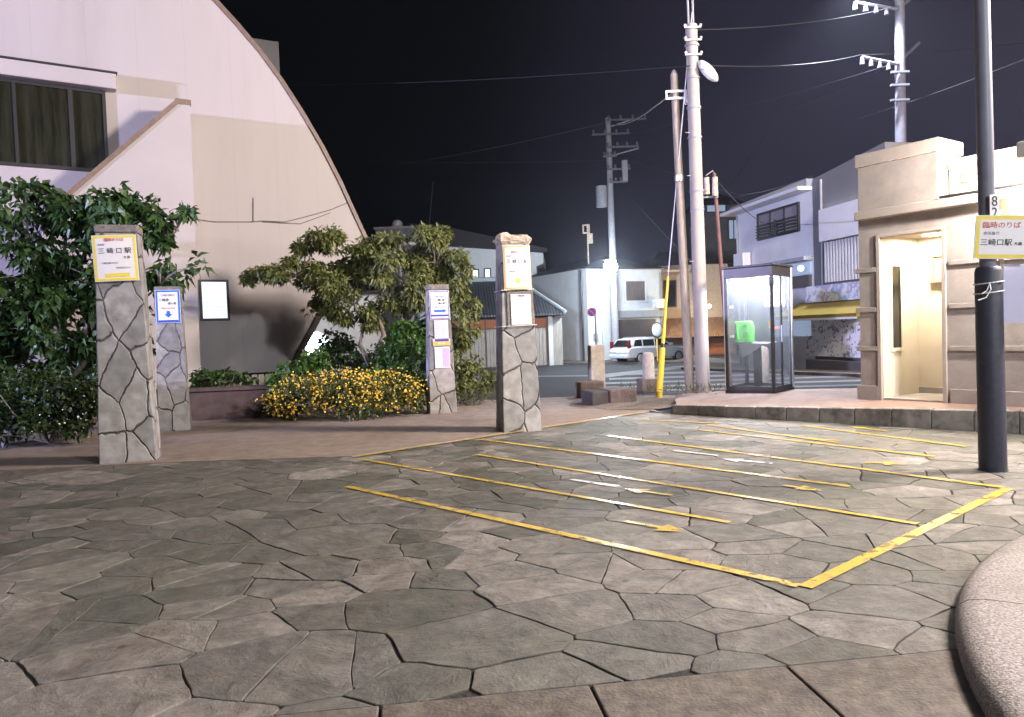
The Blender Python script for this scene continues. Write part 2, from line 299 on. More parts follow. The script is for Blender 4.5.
def masonry_mat(name='masonry'):
    mt = bpy.data.materials.new(name); mt.use_nodes = True
    nt, N, L = nodes(mt); b = N['Principled BSDF']
    tcn = N.new('ShaderNodeTexCoord'); oi = N.new('ShaderNodeObjectInfo')
    sp = N.new('ShaderNodeSeparateXYZ'); L.new(tcn.outputs['Object'], sp.inputs[0])
    my = N.new('ShaderNodeMath'); my.operation = 'MULTIPLY_ADD'; my.inputs[1].default_value = 1.3; L.new(sp.outputs[1], my.inputs[0]); L.new(sp.outputs[0], my.inputs[2])
    ro = N.new('ShaderNodeMath'); ro.operation = 'MULTIPLY_ADD'; ro.inputs[1].default_value = 37.0; L.new(oi.outputs['Random'], ro.inputs[0]); L.new(my.outputs[0], ro.inputs[2])
    cb = N.new('ShaderNodeCombineXYZ'); L.new(ro.outputs[0], cb.inputs[0]); L.new(sp.outputs[2], cb.inputs[1])
    mp = N.new('ShaderNodeMapping'); mp.inputs['Scale'].default_value = (1.25, 0.85, 1); L.new(cb.outputs[0], mp.inputs[0])
    wn_ = N.new('ShaderNodeTexNoise'); wn_.inputs['Scale'].default_value = 4.5; wn_.inputs['Detail'].default_value = 3; L.new(mp.outputs[0], wn_.inputs['Vector'])
    wsub = N.new('ShaderNodeVectorMath'); wsub.operation = 'MULTIPLY_ADD'; wsub.inputs[1].default_value = (.13, .13, 0); L.new(wn_.outputs['Color'], wsub.inputs[0]); L.new(mp.outputs[0], wsub.inputs[2]); mp = wsub
    ve = N.new('ShaderNodeTexVoronoi'); ve.voronoi_dimensions = '2D'; ve.feature = 'DISTANCE_TO_EDGE'; ve.inputs['Scale'].default_value = 2.35; ve.inputs['Randomness'].default_value = 0.95
    vc = N.new('ShaderNodeTexVoronoi'); vc.voronoi_dimensions = '2D'; vc.inputs['Scale'].default_value = 2.35; vc.inputs['Randomness'].default_value = 0.95
    L.new(mp.outputs[0], ve.inputs['Vector']); L.new(mp.outputs[0], vc.inputs['Vector'])
    n = N.new('ShaderNodeTexNoise'); n.inputs['Scale'].default_value = 7; n.inputs['Detail'].default_value = 8; L.new(tcn.outputs['Object'], n.inputs['Vector'])
    sc = N.new('ShaderNodeSeparateColor'); L.new(vc.outputs['Color'], sc.inputs[0])
    base = N.new('ShaderNodeMix'); base.data_type = 'RGBA'; base.inputs[6].default_value = (0.20, 0.20, 0.205, 1); base.inputs[7].default_value = (0.37, 0.36, 0.35, 1); L.new(sc.outputs[0], base.inputs[0])
    mr_ = N.new('ShaderNodeMapRange'); mr_.inputs[1].default_value = 0.25; mr_.inputs[2].default_value = 0.75; mr_.inputs[3].default_value = 0.6; mr_.inputs[4].default_value = 1.3; L.new(n.outputs['Fac'], mr_.inputs[0])
    vm = N.new('ShaderNodeVectorMath'); vm.operation = 'SCALE'; L.new(base.outputs[2], vm.inputs[0]); L.new(mr_.outputs[0], vm.inputs['Scale'])
    j = N.new('ShaderNodeMapRange'); j.inputs[1].default_value = 0.009; j.inputs[2].default_value = 0.024; L.new(ve.outputs['Distance'], j.inputs[0])
    mx = N.new('ShaderNodeMix'); mx.data_type = 'RGBA'; mx.inputs[6].default_value = (0.075, 0.068, 0.064, 1); L.new(j.outputs[0], mx.inputs[0]); L.new(vm.outputs[0], mx.inputs[7])
    L.new(mx.outputs[2], b.inputs['Base Color']); b.inputs['Roughness'].default_value = 0.8
    ad = N.new('ShaderNodeMath'); ad.operation = 'MULTIPLY_ADD'; ad.inputs[1].default_value = 0.25; L.new(n.outputs['Fac'], ad.inputs[0])
    j2 = N.new('ShaderNodeMapRange'); j2.inputs[1].default_value = 0.008; j2.inputs[2].default_value = 0.04; L.new(ve.outputs['Distance'], j2.inputs[0]); L.new(j2.outputs[0], ad.inputs[2])
    bp = N.new('ShaderNodeBump'); bp.inputs['Strength'].default_value = 0.9; bp.inputs['Distance'].default_value = 0.025; L.new(ad.outputs[0], bp.inputs['Height']); L.new(bp.outputs[0], b.inputs['Normal'])
    return mt
M['masonry'] = masonry_mat()

def line_mat(name, col, rough=0.32, wear=0.5):
    mt = bpy.data.materials.new(name); mt.use_nodes = True
    nt, N, L = nodes(mt); b = N['Principled BSDF']
    tcn = N.new('ShaderNodeTexCoord')
    n = N.new('ShaderNodeTexNoise'); n.inputs['Scale'].default_value = 14; n.inputs['Detail'].default_value = 9; n.inputs['Roughness'].default_value = 0.7; L.new(tcn.outputs['Object'], n.inputs['Vector'])
    r_ = N.new('ShaderNodeMapRange'); r_.inputs[1].default_value = 0.50; r_.inputs[2].default_value = 0.64; r_.inputs[4].default_value = wear; L.new(n.outputs['Fac'], r_.inputs[0])
    mx = N.new('ShaderNodeMix'); mx.data_type = 'RGBA'; mx.inputs[6].default_value = (*col, 1); mx.inputs[7].default_value = (0.2, 0.17, 0.12, 1); L.new(r_.outputs[0], mx.inputs[0]); L.new(mx.outputs[2], b.inputs['Base Color'])
    b.inputs['Roughness'].default_value = rough
    n5 = N.new('ShaderNodeTexNoise'); n5.inputs['Scale'].default_value = 5.5; n5.inputs['Detail'].default_value = 12; n5.inputs['Roughness'].default_value = 0.78; L.new(tcn.outputs['Object'], n5.inputs['Vector'])
    r5 = N.new('ShaderNodeMapRange'); r5.inputs[1].default_value = 0.53; r5.inputs[2].default_value = 0.60; r5.inputs[4].default_value = 0.85; L.new(n5.outputs['Fac'], r5.inputs[0])
    trn = N.new('ShaderNodeBsdfTransparent'); msh = N.new('ShaderNodeMixShader'); L.new(r5.outputs[0], msh.inputs[0]); L.new(b.outputs[0], msh.inputs[1]); L.new(trn.outputs[0], msh.inputs[2]); L.new(msh.outputs[0], N['Material Output'].inputs[0])
    bp = N.new('ShaderNodeBump'); bp.inputs['Strength'].default_value = 0.25; bp.inputs['Distance'].default_value = 0.01; L.new(n.outputs['Fac'], bp.inputs['Height']); L.new(bp.outputs[0], b.inputs['Normal'])
    return mt
M['line_yellow'] = line_mat('line_yellow', (0.62, 0.43, 0.07), 0.27, 0.6)
M['line_glint'] = line_mat('line_glint', (0.70, 0.70, 0.68))  # whitened paint that imitates lamp glints on the yellow markings

def tile_mat(name, col):
    mt = mat(name, col, 0.45, 0.3, 5)
    nt, N, L = nodes(mt); b = N['Principled BSDF']
    tcn = N.new('ShaderNodeTexCoord')
    w = N.new('ShaderNodeTexWave'); w.wave_type = 'BANDS'; w.bands_direction = 'X'; w.inputs['Scale'].default_value = 1.9
    w2 = N.new('ShaderNodeTexWave'); w2.wave_type = 'BANDS'; w2.bands_direction = 'Y'; w2.wave_profile = 'SAW'; w2.inputs['Scale'].default_value = 1.1
    L.new(tcn.outputs['Object'], w.inputs['Vector']); L.new(tcn.outputs['Object'], w2.inputs['Vector'])
    a = N.new('ShaderNodeMath'); a.operation = 'MULTIPLY_ADD'; a.inputs[1].default_value = 0.4; L.new(w2.outputs['Fac'], a.inputs[0]); L.new(w.outputs['Fac'], a.inputs[2])
    bp = N.new('ShaderNodeBump'); bp.inputs['Strength'].default_value = 1; bp.inputs['Distance'].default_value = 0.03; L.new(a.outputs[0], bp.inputs['Height']); L.new(bp.outputs[0], b.inputs['Normal'])
    return mt
M['tile_roof'] = tile_mat('tile_roof', (0.045, 0.047, 0.052))
M['tile_brown'] = tile_mat('tile_brown', (0.30, 0.17, 0.10))

def mosaic_mat(name, ground, inks, scale, thr=0.5):
    """pale painted shutter covered in small coloured daubs"""
    mt = bpy.data.materials.new(name); mt.use_nodes = True
    nt, N, L = nodes(mt); b = N['Principled BSDF']; b.inputs['Roughness'].default_value = 0.7
    tcn = N.new('ShaderNodeTexCoord')
    n = N.new('ShaderNodeTexNoise'); n.inputs['Scale'].default_value = scale; n.inputs['Detail'].default_value = 3; n.inputs['Distortion'].default_value = 1.5; L.new(tcn.outputs['Object'], n.inputs['Vector'])
    n2 = N.new('ShaderNodeTexNoise'); n2.inputs['Scale'].default_value = scale * 0.35; n2.inputs['Detail'].default_value = 2; L.new(tcn.outputs['Object'], n2.inputs['Vector'])
    rp = N.new('ShaderNodeValToRGB'); els = rp.color_ramp.elements
    els[0].position = 0.35; els[0].color = (*inks[0], 1); els[1].position = 0.65; els[1].color = (*inks[-1], 1)
    if len(inks) > 2:
        e = els.new(0.5); e.color = (*inks[1], 1)
    L.new(n2.outputs['Fac'], rp.inputs[0])
    r_ = N.new('ShaderNodeMapRange'); r_.inputs[1].default_value = thr; r_.inputs[2].default_value = thr + 0.06; r_.inputs[4].default_value = 0.8; L.new(n.outputs['Fac'], r_.inputs[0])
    mx = N.new('ShaderNodeMix'); mx.data_type = 'RGBA'; mx.inputs[6].default_value = (*ground, 1); L.new(r_.outputs[0], mx.inputs[0]); L.new(rp.outputs[0], mx.inputs[7]); L.new(mx.outputs[2], b.inputs['Base Color'])
    return mt
M['mosaic'] = mosaic_mat('mosaic', (0.74, 0.75, 0.80), [(0.12, 0.13, 0.3), (0.22, 0.1, 0.14), (0.1, 0.2, 0.4)], 5, 0.54)
M['mosaic_blue'] = mosaic_mat('mosaic_blue', (0.62, 0.66, 0.70), [(0.15, 0.38, 0.68), (0.34, 0.26, 0.45), (0.2, 0.45, 0.7)], 4, 0.47)

# wall cladding of the curved building: faint vertical panel joints
def panel_mat():
    mt = mat('panel_wall', (0.49, 0.445, 0.44), 0.7, 0.035, 0.9, 0.05, 25, stain=0.4, stain_col=(0.39, 0.345, 0.32), stain_scale=1.5, stretch=(1, 1, .14))
    nt, N, L = nodes(mt); b = N['Principled BSDF']
    src = b.inputs['Base Color'].links[0].from_socket
    tcn = N.new('ShaderNodeTexCoord'); sp = N.new('ShaderNodeSeparateXYZ'); L.new(tcn.outputs['Object'], sp.inputs[0])
    fr = N.new('ShaderNodeMath'); fr.operation = 'PINGPONG'; fr.inputs[1].default_value = 0.46; L.new(sp.outputs[0], fr.inputs[0])
    r_ = N.new('ShaderNodeMapRange'); r_.inputs[1].default_value = 0.0; r_.inputs[2].default_value = 0.012; r_.inputs[3].default_value = 0.9; r_.inputs[4].default_value = 1.0; L.new(fr.outputs[0], r_.inputs[0])
    vm = N.new('ShaderNodeVectorMath'); vm.operation = 'SCALE'; L.new(src, vm.inputs[0]); L.new(r_.outputs[0], vm.inputs['Scale']); L.new(vm.outputs[0], b.inputs['Base Color'])
    return mt
M['panel_wall'] = panel_mat()

# ------------------------------------------------------------------ helpers: objects
def tag(o, label=None, cat=None, group=None, kind=None):
    if label: o['label'] = label
    if cat: o['category'] = cat
    if group: o['group'] = group
    if kind: o['kind'] = kind
    return o
def empty(name, label, cat, loc=(0, 0, 0), rotz=0.0, group=None, mw=None):
    o = bpy.data.objects.new(name, None); COL.objects.link(o); o.empty_display_size = 0.2
    if mw is not None: o.matrix_world = mw
    else: o.location = loc; o.rotation_euler = (0, 0, rotz)
    return tag(o, label, cat, group)
def link(name, me, material, parent=None, loc=None, rotz=0.0, bevel=0.0, smooth=False):
    o = bpy.data.objects.new(name, me); COL.objects.link(o)
    if material is not None:
        me.materials.clear(); me.materials.append(material)
    if smooth:
        for p in me.polygons: p.use_smooth = True
        me.set_sharp_from_angle(angle=R(42))
    if parent: o.parent = parent
    if loc is not None: o.location = loc
    if rotz: o.rotation_euler = (0, 0, rotz)
    if bevel:
        b = o.modifiers.new('bevel', 'BEVEL'); b.width = bevel; b.segments = 2; b.limit_method = 'ANGLE'; b.angle_limit = R(35)
    return o
class MB:
    def __init__(s): s.v = []; s.f = []
    def add(s, vs, fs):
        k = len(s.v); s.v += [tuple(v) for v in vs]; s.f += [tuple(i + k for i in f) for f in fs]; return s
    def box(s, x0, x1, y0, y1, z0, z1, mt=None):
        vs = [Vector(v) for v in ((x0, y0, z0), (x1, y0, z0), (x1, y1, z0), (x0, y1, z0), (x0, y0, z1), (x1, y0, z1), (x1, y1, z1), (x0, y1, z1))]
        if mt: vs = [mt @ v for v in vs]
        return s.add(vs, [(0, 3, 2, 1), (4, 5, 6, 7), (0, 1, 5, 4), (1, 2, 6, 5), (2, 3, 7, 6), (3, 0, 4, 7)])
    def prism(s, pts, y0, y1):        # polygon in x,z (counter-clockwise seen from -y) pushed from y0 to y1
        n = len(pts); vs = [(x, y0, z) for x, z in pts] + [(x, y1, z) for x, z in pts]
        fs = [tuple(range(n)), tuple(range(2 * n - 1, n - 1, -1))]
        for i in range(n):
            j = (i + 1) % n; fs.append((i, i + n, j + n, j))
        return s.add(vs, fs)
    def slab(s, pts, z0, z1):         # polygon in x,y
        n = len(pts); f0 = (lambda p: z0(p) if callable(z0) else z0); f1 = (lambda p: z1(p) if callable(z1) else z1)
        vs = [(p[0], p[1], f0(p)) for p in pts] + [(p[0], p[1], f1(p)) for p in pts]
        fs = [tuple(range(n - 1, -1, -1)), tuple(range(n, 2 * n))]
        for i in range(n):
            j = (i + 1) % n; fs.append((i, j, j + n, i + n))
        return s.add(vs, fs)
    def tube(s, pts, r, n=8, caps=True):
        pts = [Vector(p) for p in pts]; k = len(pts)
        rs = r if isinstance(r, (list, tuple)) else [r] * k
        vs = []; a = None
        for i in range(k):
            t = (pts[min(i + 1, k - 1)] - pts[max(i - 1, 0)]).normalized()
            if a is None:
                a = t.cross(Vector((0, 0, 1)) if abs(t.z) < 0.9 else Vector((1, 0, 0))).normalized()
            else:
                a = (a - t * a.dot(t)).normalized()
            b = t.cross(a)
            for j in range(n):
                th = 2 * math.pi * j / n; vs.append(pts[i] + (a * math.cos(th) + b * math.sin(th)) * rs[i])
        fs = []
        for i in range(k - 1):
            for j in range(n):
                j2 = (j + 1) % n; fs.append((i * n + j, i * n + j2, (i + 1) * n + j2, (i + 1) * n + j))
        if caps:
            fs.append(tuple(range(n - 1, -1, -1))); fs.append(tuple((k - 1) * n + j for j in range(n)))
        return s.add(vs, fs)
    def cyl(s, x, y, z0, z1, r, r2=None, n=20): return s.tube([(x, y, z0), (x, y, z1)], [r, r2 if r2 is not None else r], n)
    def ball(s, c, rx, ry=None, rz=None, n=12, m=8):
        ry = ry or rx; rz = rz or rx; vs = []; fs = []
        for i in range(m + 1):
            ph = math.pi * i / m
            for j in range(n):
                th = 2 * math.pi * j / n
                vs.append((c[0] + rx * math.sin(ph) * math.cos(th), c[1] + ry * math.sin(ph) * math.sin(th), c[2] - rz * math.cos(ph)))
        for i in range(m):
            for j in range(n):
                j2 = (j + 1) % n; fs.append((i * n + j, i * n + j2, (i + 1) * n + j2, (i + 1) * n + j))
        return s.add(vs, fs)
    def mesh(s, name):
        me = bpy.data.meshes.new(name); me.from_pydata(s.v, [], s.f); me.validate()
        bm = bmesh.new(); bm.from_mesh(me); bmesh.ops.remove_doubles(bm, verts=bm.verts, dist=1e-6); bmesh.ops.recalc_face_normals(bm, faces=bm.faces); bm.to_mesh(me); bm.free()
        return me
    def build(s, name, material, parent=None, **kw): return link(name, s.mesh(name), material, parent, **kw)
def bx(name, material, parent, x0, x1, y0, y1, z0, z1, bevel=0.0, **kw): return MB().box(x0, x1, y0, y1, z0, z1).build(name, material, parent, bevel=bevel, **kw)
def struct(o): o['kind'] = 'structure'; return o
def frame_ring(x0, x1, z0, z1, w, y0, y1):
    b = MB(); b.box(x0, x1, y0, y1, z0, z0 + w); b.box(x0, x1, y0, y1, z1 - w, z1)
    b.box(x0, x0 + w, y0, y1, z0 + w, z1 - w); b.box(x1 - w, x1, y0, y1, z0 + w, z1 - w); return b
def text_mesh(body, size, depth=0.0008, align='CENTER'):
    cu = bpy.data.curves.new('lettering', 'FONT'); cu.body = body; cu.size = size; cu.align_x = align; cu.align_y = 'CENTER'; cu.extrude = depth; cu.resolution_u = 3
    o = bpy.data.objects.new('lettering', cu); COL.objects.link(o)
    me = bpy.data.meshes.new_from_object(o); bpy.data.objects.remove(o); bpy.data.curves.remove(cu)
    return me
def lamp_light(name, kind, energy, col, parent, loc, size=0.1, **kw):
    l = bpy.data.lights.new(name, kind); l.energy = energy; l.color = col
    if kind in ('POINT', 'SPOT'): l.shadow_soft_size = size
    o = bpy.data.objects.new(name, l); COL.objects.link(o); o.parent = parent; o.location = loc
    for k, v in kw.items(): setattr(l, k, v)
    return o
def copy_tree(o, parent=None):
    c = o.copy(); COL.objects.link(c)
    if parent: c.parent = parent
    for ch in [x for x in bpy.data.objects if x.parent == o]: copy_tree(ch, c)
    return c

# ================================================================== GROUND
b = MB(); ys = [-60, -10, 0, 8, 13, 15.5] + [15.5 + 24.5 * i / 14 for i in range(1, 15)] + [60, 90, 120]
xs = [-100, -60, -20, -8, 0, 8, 20, 60, 100]
vs = [(x, y, zg(y) - 0.03) for y in ys for x in xs]; nx = len(xs)
b.add(vs, [(j * nx + i, j * nx + i + 1, (j + 1) * nx + i + 1, (j + 1) * nx + i) for j in range(len(ys) - 1) for i in range(nx - 1)])
struct(b.build('ground', M['asphalt']))

K0 = G(672, 414); K1 = G(1024, 434)
uc = (K1 - K0).normalized()
def zs(p): return 0.14 + 0.028 * max(-1.5, min(6.0, (p[0] - K0.x) * uc.x + (p[1] - K0.y) * uc.y))

# crazy paving: convex stones grown from scattered seeds, each with its own worn edge, tone and tilt
def clip(poly, p, n):                # keep side where (q-p).n <= 0
    out = []
    for i in range(len(poly)):
        a, c = poly[i], poly[(i + 1) % len(poly)]
        da = (a[0] - p[0]) * n[0] + (a[1] - p[1]) * n[1]; dc = (c[0] - p[0]) * n[0] + (c[1] - p[1]) * n[1]
        if da <= 0: out.append(a)
        if (da < 0 < dc) or (dc < 0 < da):
            t = da / (da - dc); out.append((a[0] + (c[0] - a[0]) * t, a[1] + (c[1] - a[1]) * t))
    return out
F0_, F1_ = G(360, 708), G(955, 650)          # line where the paving meets the concrete strip
fdir = (F1_ - F0_).normalized(); fn = (-fdir.y, fdir.x)
bn = (uc.y, -uc.x)
if (Vector((0, 5, 0)) - K0).dot(Vector((bn[0], bn[1], 0))) > 0: bn = (-bn[0], -bn[1])
rng = random.Random(5); seeds = []
AX, AY = 1.0, 1.28
tries = 0
while tries < 42000:
    tries += 1
    x, y = rng.uniform(-9.5, 12), rng.uniform(1.2, 13.2)
    rad = rng.choice([0.26, 0.34, 0.44, 0.56, 0.74])
    if all((x - s[0]) ** 2 + ((y - s[1]) * AY) ** 2 > ((rad + s[2]) * 0.5 * 1.08) ** 2 for s in seeds): seeds.append((x, y, rad))
verts, faces, tone, tint = [], [], [], []
for i, s in enumerate(seeds):
    poly = [(s[0] - 1.6, s[1] - 1.6), (s[0] + 1.6, s[1] - 1.6), (s[0] + 1.6, s[1] + 1.6), (s[0] - 1.6, s[1] + 1.6)]
    for j, q in enumerate(seeds):
        if j == i or abs(q[0] - s[0]) > 2.6 or abs(q[1] - s[1]) > 2.6: continue
        dx, dy = q[0] - s[0], (q[1] - s[1]) * AY * AY; L_ = math.hypot(dx, dy)
        w = (s[2] ** 2 - q[2] ** 2) * 0.30
        d2 = (q[0] - s[0]) ** 2 + ((q[1] - s[1]) * AY) ** 2
        t = min(0.72, max(0.28, 0.5 + w / (2 * d2)))
        g = random.Random(min(i, j) * 7919 + max(i, j)).choice([0.001, 0.0015, 0.002, 0.003, 0.004, 0.006])
        mid = (s[0] + (q[0] - s[0]) * t - dx / L_ * g, s[1] + (q[1] - s[1]) * t - dy / L_ * g)
        poly = clip(poly, mid, (dx / L_, dy / L_))
        if len(poly) < 3: break
    if len(poly) < 3: continue
    poly = clip(poly, (F0_.x, F0_.y + 0.01), (-fn[0], -fn[1]))
    if len(poly) >= 3: poly = clip(poly, (K0.x + bn[0] * .02, K0.y + bn[1] * .02), bn)
    if len(poly) < 3: continue
    def cut(pl, depth):                  # some stones are split by a straight or slanting break
        if len(pl) < 3: return []
        a_ = 0.5 * abs(sum(pl[k][0] * pl[(k + 1) % len(pl)][1] - pl[(k + 1) % len(pl)][0] * pl[k][1] for k in range(len(pl))))
        if depth and a_ > .16 and rng.random() < (.8 if a_ > .42 else .36):
            mx_ = sum(p[0] for p in pl) / len(pl) + rng.uniform(-.12, .12); my_ = sum(p[1] for p in pl) / len(pl) + rng.uniform(-.12, .12)
            th = rng.choice([0, .5, 1.0, 1.57, 2.1, 2.6]) + rng.uniform(-.35, .35); n_ = (math.cos(th), math.sin(th)); g_ = rng.choice([.0015, .003, .005])
            return cut(clip(pl, (mx_ - n_[0] * g_, my_ - n_[1] * g_), n_), depth - 1) + cut(clip(pl, (mx_ + n_[0] * g_, my_ + n_[1] * g_), (-n_[0], -n_[1])), depth - 1)
        return [pl]
    for poly in cut(poly, 2):
        ar = 0.5 * abs(sum(poly[k][0] * poly[(k + 1) % len(poly)][1] - poly[(k + 1) % len(poly)][0] * poly[k][1] for k in range(len(poly))))
        if ar < 0.006: continue
        cx = sum(p[0] for p in poly) / len(poly); cy = sum(p[1] for p in poly) / len(poly)
        ring = []
        n = len(poly)
        for k in range(n):
            a, c = poly[k], poly[(k + 1) % n]; ln = math.hypot(c[0] - a[0], c[1] - a[1])
            if ln < 0.02: continue
            st = max(2, int(ln / 0.07))
            for q in range(st):
                t = q / st
                if q == 0:                    # soften the corner
                    p_ = poly[k - 1]; l0 = math.hypot(p_[0] - a[0], p_[1] - a[1]) or 1
                    c1 = min(0.011, ln * .3); c0 = min(0.011, l0 * .3)
                    ring.append((a[0] + (p_[0] - a[0]) / l0 * c0, a[1] + (p_[1] - a[1]) / l0 * c0))
                    ring.append((a[0] + (c[0] - a[0]) / ln * c1, a[1] + (c[1] - a[1]) / ln * c1)); continue
                x = a[0] + (c[0] - a[0]) * t; y = a[1] + (c[1] - a[1]) * t
                jx = noise.noise(Vector((x * 4.2, y * 4.2, i * 0.7))) * 0.010
                l2 = math.hypot(cx - x, cy - y) or 1
                ring.append((x + (cx - x) / l2 * (abs(jx)), y + (cy - y) / l2 * abs(jx)))
        wv = lambda x, y: (x + noise.noise(Vector((x * 2.6, y * 2.6, 3.1))) * .022 + noise.noise(Vector((x * 9, y * 9, 9.1))) * .012, y + noise.noise(Vector((x * 2.6, y * 2.6, 7.7))) * .022 + noise.noise(Vector((x * 9, y * 9, 5.3))) * .012)
        ring = [wv(*q) if (q[0] - F0_.x) * -fn[0] + (q[1] - F0_.y) * -fn[1] < -.06 else q for q in ring]
        tx, ty, dz = rng.uniform(-.003, .003), rng.uniform(-.003, .003), rng.uniform(-.0015, .001)
        zt = lambda x, y: dz + tx * (x - cx) + ty * (y - cy)
        k0 = len(verts); n = len(ring)
        for (x, y) in ring: verts.append((x, y, -0.05))
        for (x, y) in ring: verts.append((x, y, zt(x, y) - 0.0025))
        for (x, y) in ring:
            l2 = math.hypot(cx - x, cy - y) or 1; e = min(0.0035, l2 * .2)
            x2, y2 = x + (cx - x) / l2 * e, y + (cy - y) / l2 * e; verts.append((x2, y2, zt(x2, y2)))
        tn, ti = rng.random(), rng.random()
        for k in range(n):
            k2 = (k + 1) % n
            faces.append((k0 + k, k0 + k2, k0 + n + k2, k0 + n + k)); faces.append((k0 + n + k, k0 + n + k2, k0 + 2 * n + k2, k0 + 2 * n + k))
            tone += [tn, tn]; tint += [ti, ti]
        faces.append(tuple(range(k0 + 2 * n, k0 + 3 * n))); tone.append(tn); tint.append(ti)
me = bpy.data.meshes.new('flagstone_paving'); me.from_pydata(verts, [], faces)
for nm, arr in (('tone', tone), ('tint', tint)):
    at_ = me.attributes.new(nm, 'FLOAT', 'FACE'); at_.data.foreach_set('value', arr)
struct(link('flagstone_paving', me, M['flag_stone']))
b = MB(); b.add([(-14, -2, -0.009), (16, -2, -0.009), (16, 15.4, -0.009), (-14, 15.4, -0.009)], [(0, 1, 2, 3)])
struct(b.build('paving_bed', M['mortar']))

# brown concrete path behind the paving
pA, pB, pC = G(-60, 474), G(352, 457), G(650, 411)
path_poly = [(-14, pA.y + .1), (pA.x, pA.y), (G(170, 463).x, G(170, 463).y), (pB.x, pB.y), (pC.x, pC.y), (K0.x - .12, K0.y + .05), (2.3, 12.7), (2.6, 14.3), (1.6, 15.2), (-14, 15.2)]
struct(MB().slab(path_poly, -0.01, 0.012).build('concrete_path', M['earth_concrete']))

# concrete strip in the foreground, slab by slab
b = MB(); joints = [G(140, 735), G(380, 708), G(589, 683), G(783, 664), G(965, 648)]
j0, j1 = G(589, 683), G(610, 717); jd = (G(850, 717) - G(783, 664)).normalized()
base_pts = [F0_ + fdir * t for t in (-2.6, -1.5, -0.42, 0.0, 0)]
tq = [(G(px, py) - F0_).dot(fdir) for px, py in ((589, 683), (783, 664))]
step = tq[1] - tq[0]; ts = [tq[0] + step * k for k in range(-4, 9)]
ndir = Vector((fn[0], fn[1], 0)); ndir = -ndir if ndir.y > 0 else ndir
for k in range(len(ts) - 1):
    a = F0_ + fdir * (ts[k] + .006); c = F0_ + fdir * (ts[k + 1] - .006)
    sl = fdir * 0.0
    b.slab([(a.x, a.y), (a.x + ndir.x * 1.6, a.y + ndir.y * 1.6), (c.x + ndir.x * 1.6, c.y + ndir.y * 1.6), (c.x, c.y)], -0.04, 0.004)
struct(b.build('concrete_strip', M['slab_concrete'], bevel=0.006))

# raised walk with its stone kerb, in front of the station building
kext = K1 + uc * 9
walk = [K0 + (kext - K0) * (i / 14) for i in range(15)]
back = [(20, 5), (20, 17.5), (8.6, 14.6), (6.3, 12.95), (4.6, 13.95), (3.35, 14.4), (2.8, 12.8)]
off = Vector((bn[0], bn[1], 0)) * -0.0
poly = [(p.x + bn[0] * .152, p.y + bn[1] * .152) for p in walk] + back
struct(MB().slab(poly, -0.08, lambda p: zs(p) - 0.004).build('raised_walk', M['sidewalk']))
b = MB(); Lk = (kext - K0).length; n = int(Lk / 0.46)
for i in range(n):
    a = K0 + uc * (i * 0.46 + .004); c = K0 + uc * (i * 0.46 + .456); h = rng.uniform(-.004, .004)
    q = [(a.x, a.y), (c.x, c.y), (c.x + bn[0] * .15, c.y + bn[1] * .15), (a.x + bn[0] * .15, a.y + bn[1] * .15)]
    if (q[1][0] - q[0][0]) * (q[2][1] - q[1][1]) - (q[1][1] - q[0][1]) * (q[2][0] - q[1][0]) < 0: q.reverse()
    b.slab(q, -0.05, lambda p: zs(p) + h)
struct(b.build('kerb', M['kerb_stone'], bevel=0.012))
# left end of the walk: loose gravel bank that rises round the poles
g = [(1.55, 12.5), (2.1, 12.35), (2.5, 12.3), (2.9, 12.95), (4.0, 14.0), (3.6, 14.7), (2.2, 15.0), (1.2, 14.6), (1.0, 13.4)]
b = MB(); cx, cy = 2.4, 13.7; vs = []; nr = 7; nn = 40
def inpoly_r(th):
    best = 0
    for i in range(len(g)):
        a, c = g[i], g[(i + 1) % len(g)]
        d = (math.cos(th), math.sin(th)); ex, ey = c[0] - a[0], c[1] - a[1]; den = d[0] * ey - d[1] * ex
        if abs(den) < 1e-9: continue
        t = ((a[0] - cx) * ey - (a[1] - cy) * ex) / den; s = ((a[0] - cx) * d[1] - (a[1] - cy) * d[0]) / den
        if t > 0 and -1e-6 <= s <= 1 + 1e-6: best = max(best, t)
    return best
for k in range(nr + 1):
    for j in range(nn):
        th = 2 * math.pi * j / nn; r_ = inpoly_r(th) * k / nr; x, y = cx + math.cos(th) * r_, cy + math.sin(th) * r_
        vs.append((x, y, 0.015 + zg(y) + (0.055 * (1 - (k / nr) ** 2.2)) + noise.noise(Vector((x * 4, y * 4, 1))) * 0.025))
b.add(vs, [(k * nn + j, k * nn + (j + 1) % nn, (k + 1) * nn + (j + 1) % nn, (k + 1) * nn + j) for k in range(nr) for j in range(nn)])
struct(b.build('gravel_bank', M['gravel'], smooth=True))

# rounded kerb ring at the lower right
pts = [G(955, 627), G(1000, 556), G(985, 717)]
(ax, ay, _), (bx_, by_, _), (cx_, cy_, _) = pts
dd = 2 * (ax * (by_ - cy_) + bx_ * (cy_ - ay) + cx_ * (ay - by_))
ux = ((ax * ax + ay * ay) * (by_ - cy_) + (bx_ * bx_ + by_ * by_) * (cy_ - ay) + (cx_ * cx_ + cy_ * cy_) * (ay - by_)) / dd
uy = ((ax * ax + ay * ay) * (cx_ - bx_) + (bx_ * bx_ + by_ * by_) * (ax - cx_) + (cx_ * cx_ + cy_ * cy_) * (bx_ - ax)) / dd
RR = math.hypot(ax - ux, ay - uy)
if ux < ax: ux, uy, RR = ax + 1.3 * .8, ay - .1, 1.05
print('planter', ux, uy, RR, len(seeds))
pl = empty('round_planter', 'round raised bed with a thick granular concrete rim at the corner of the paving', 'planter', (ux, uy, 0))
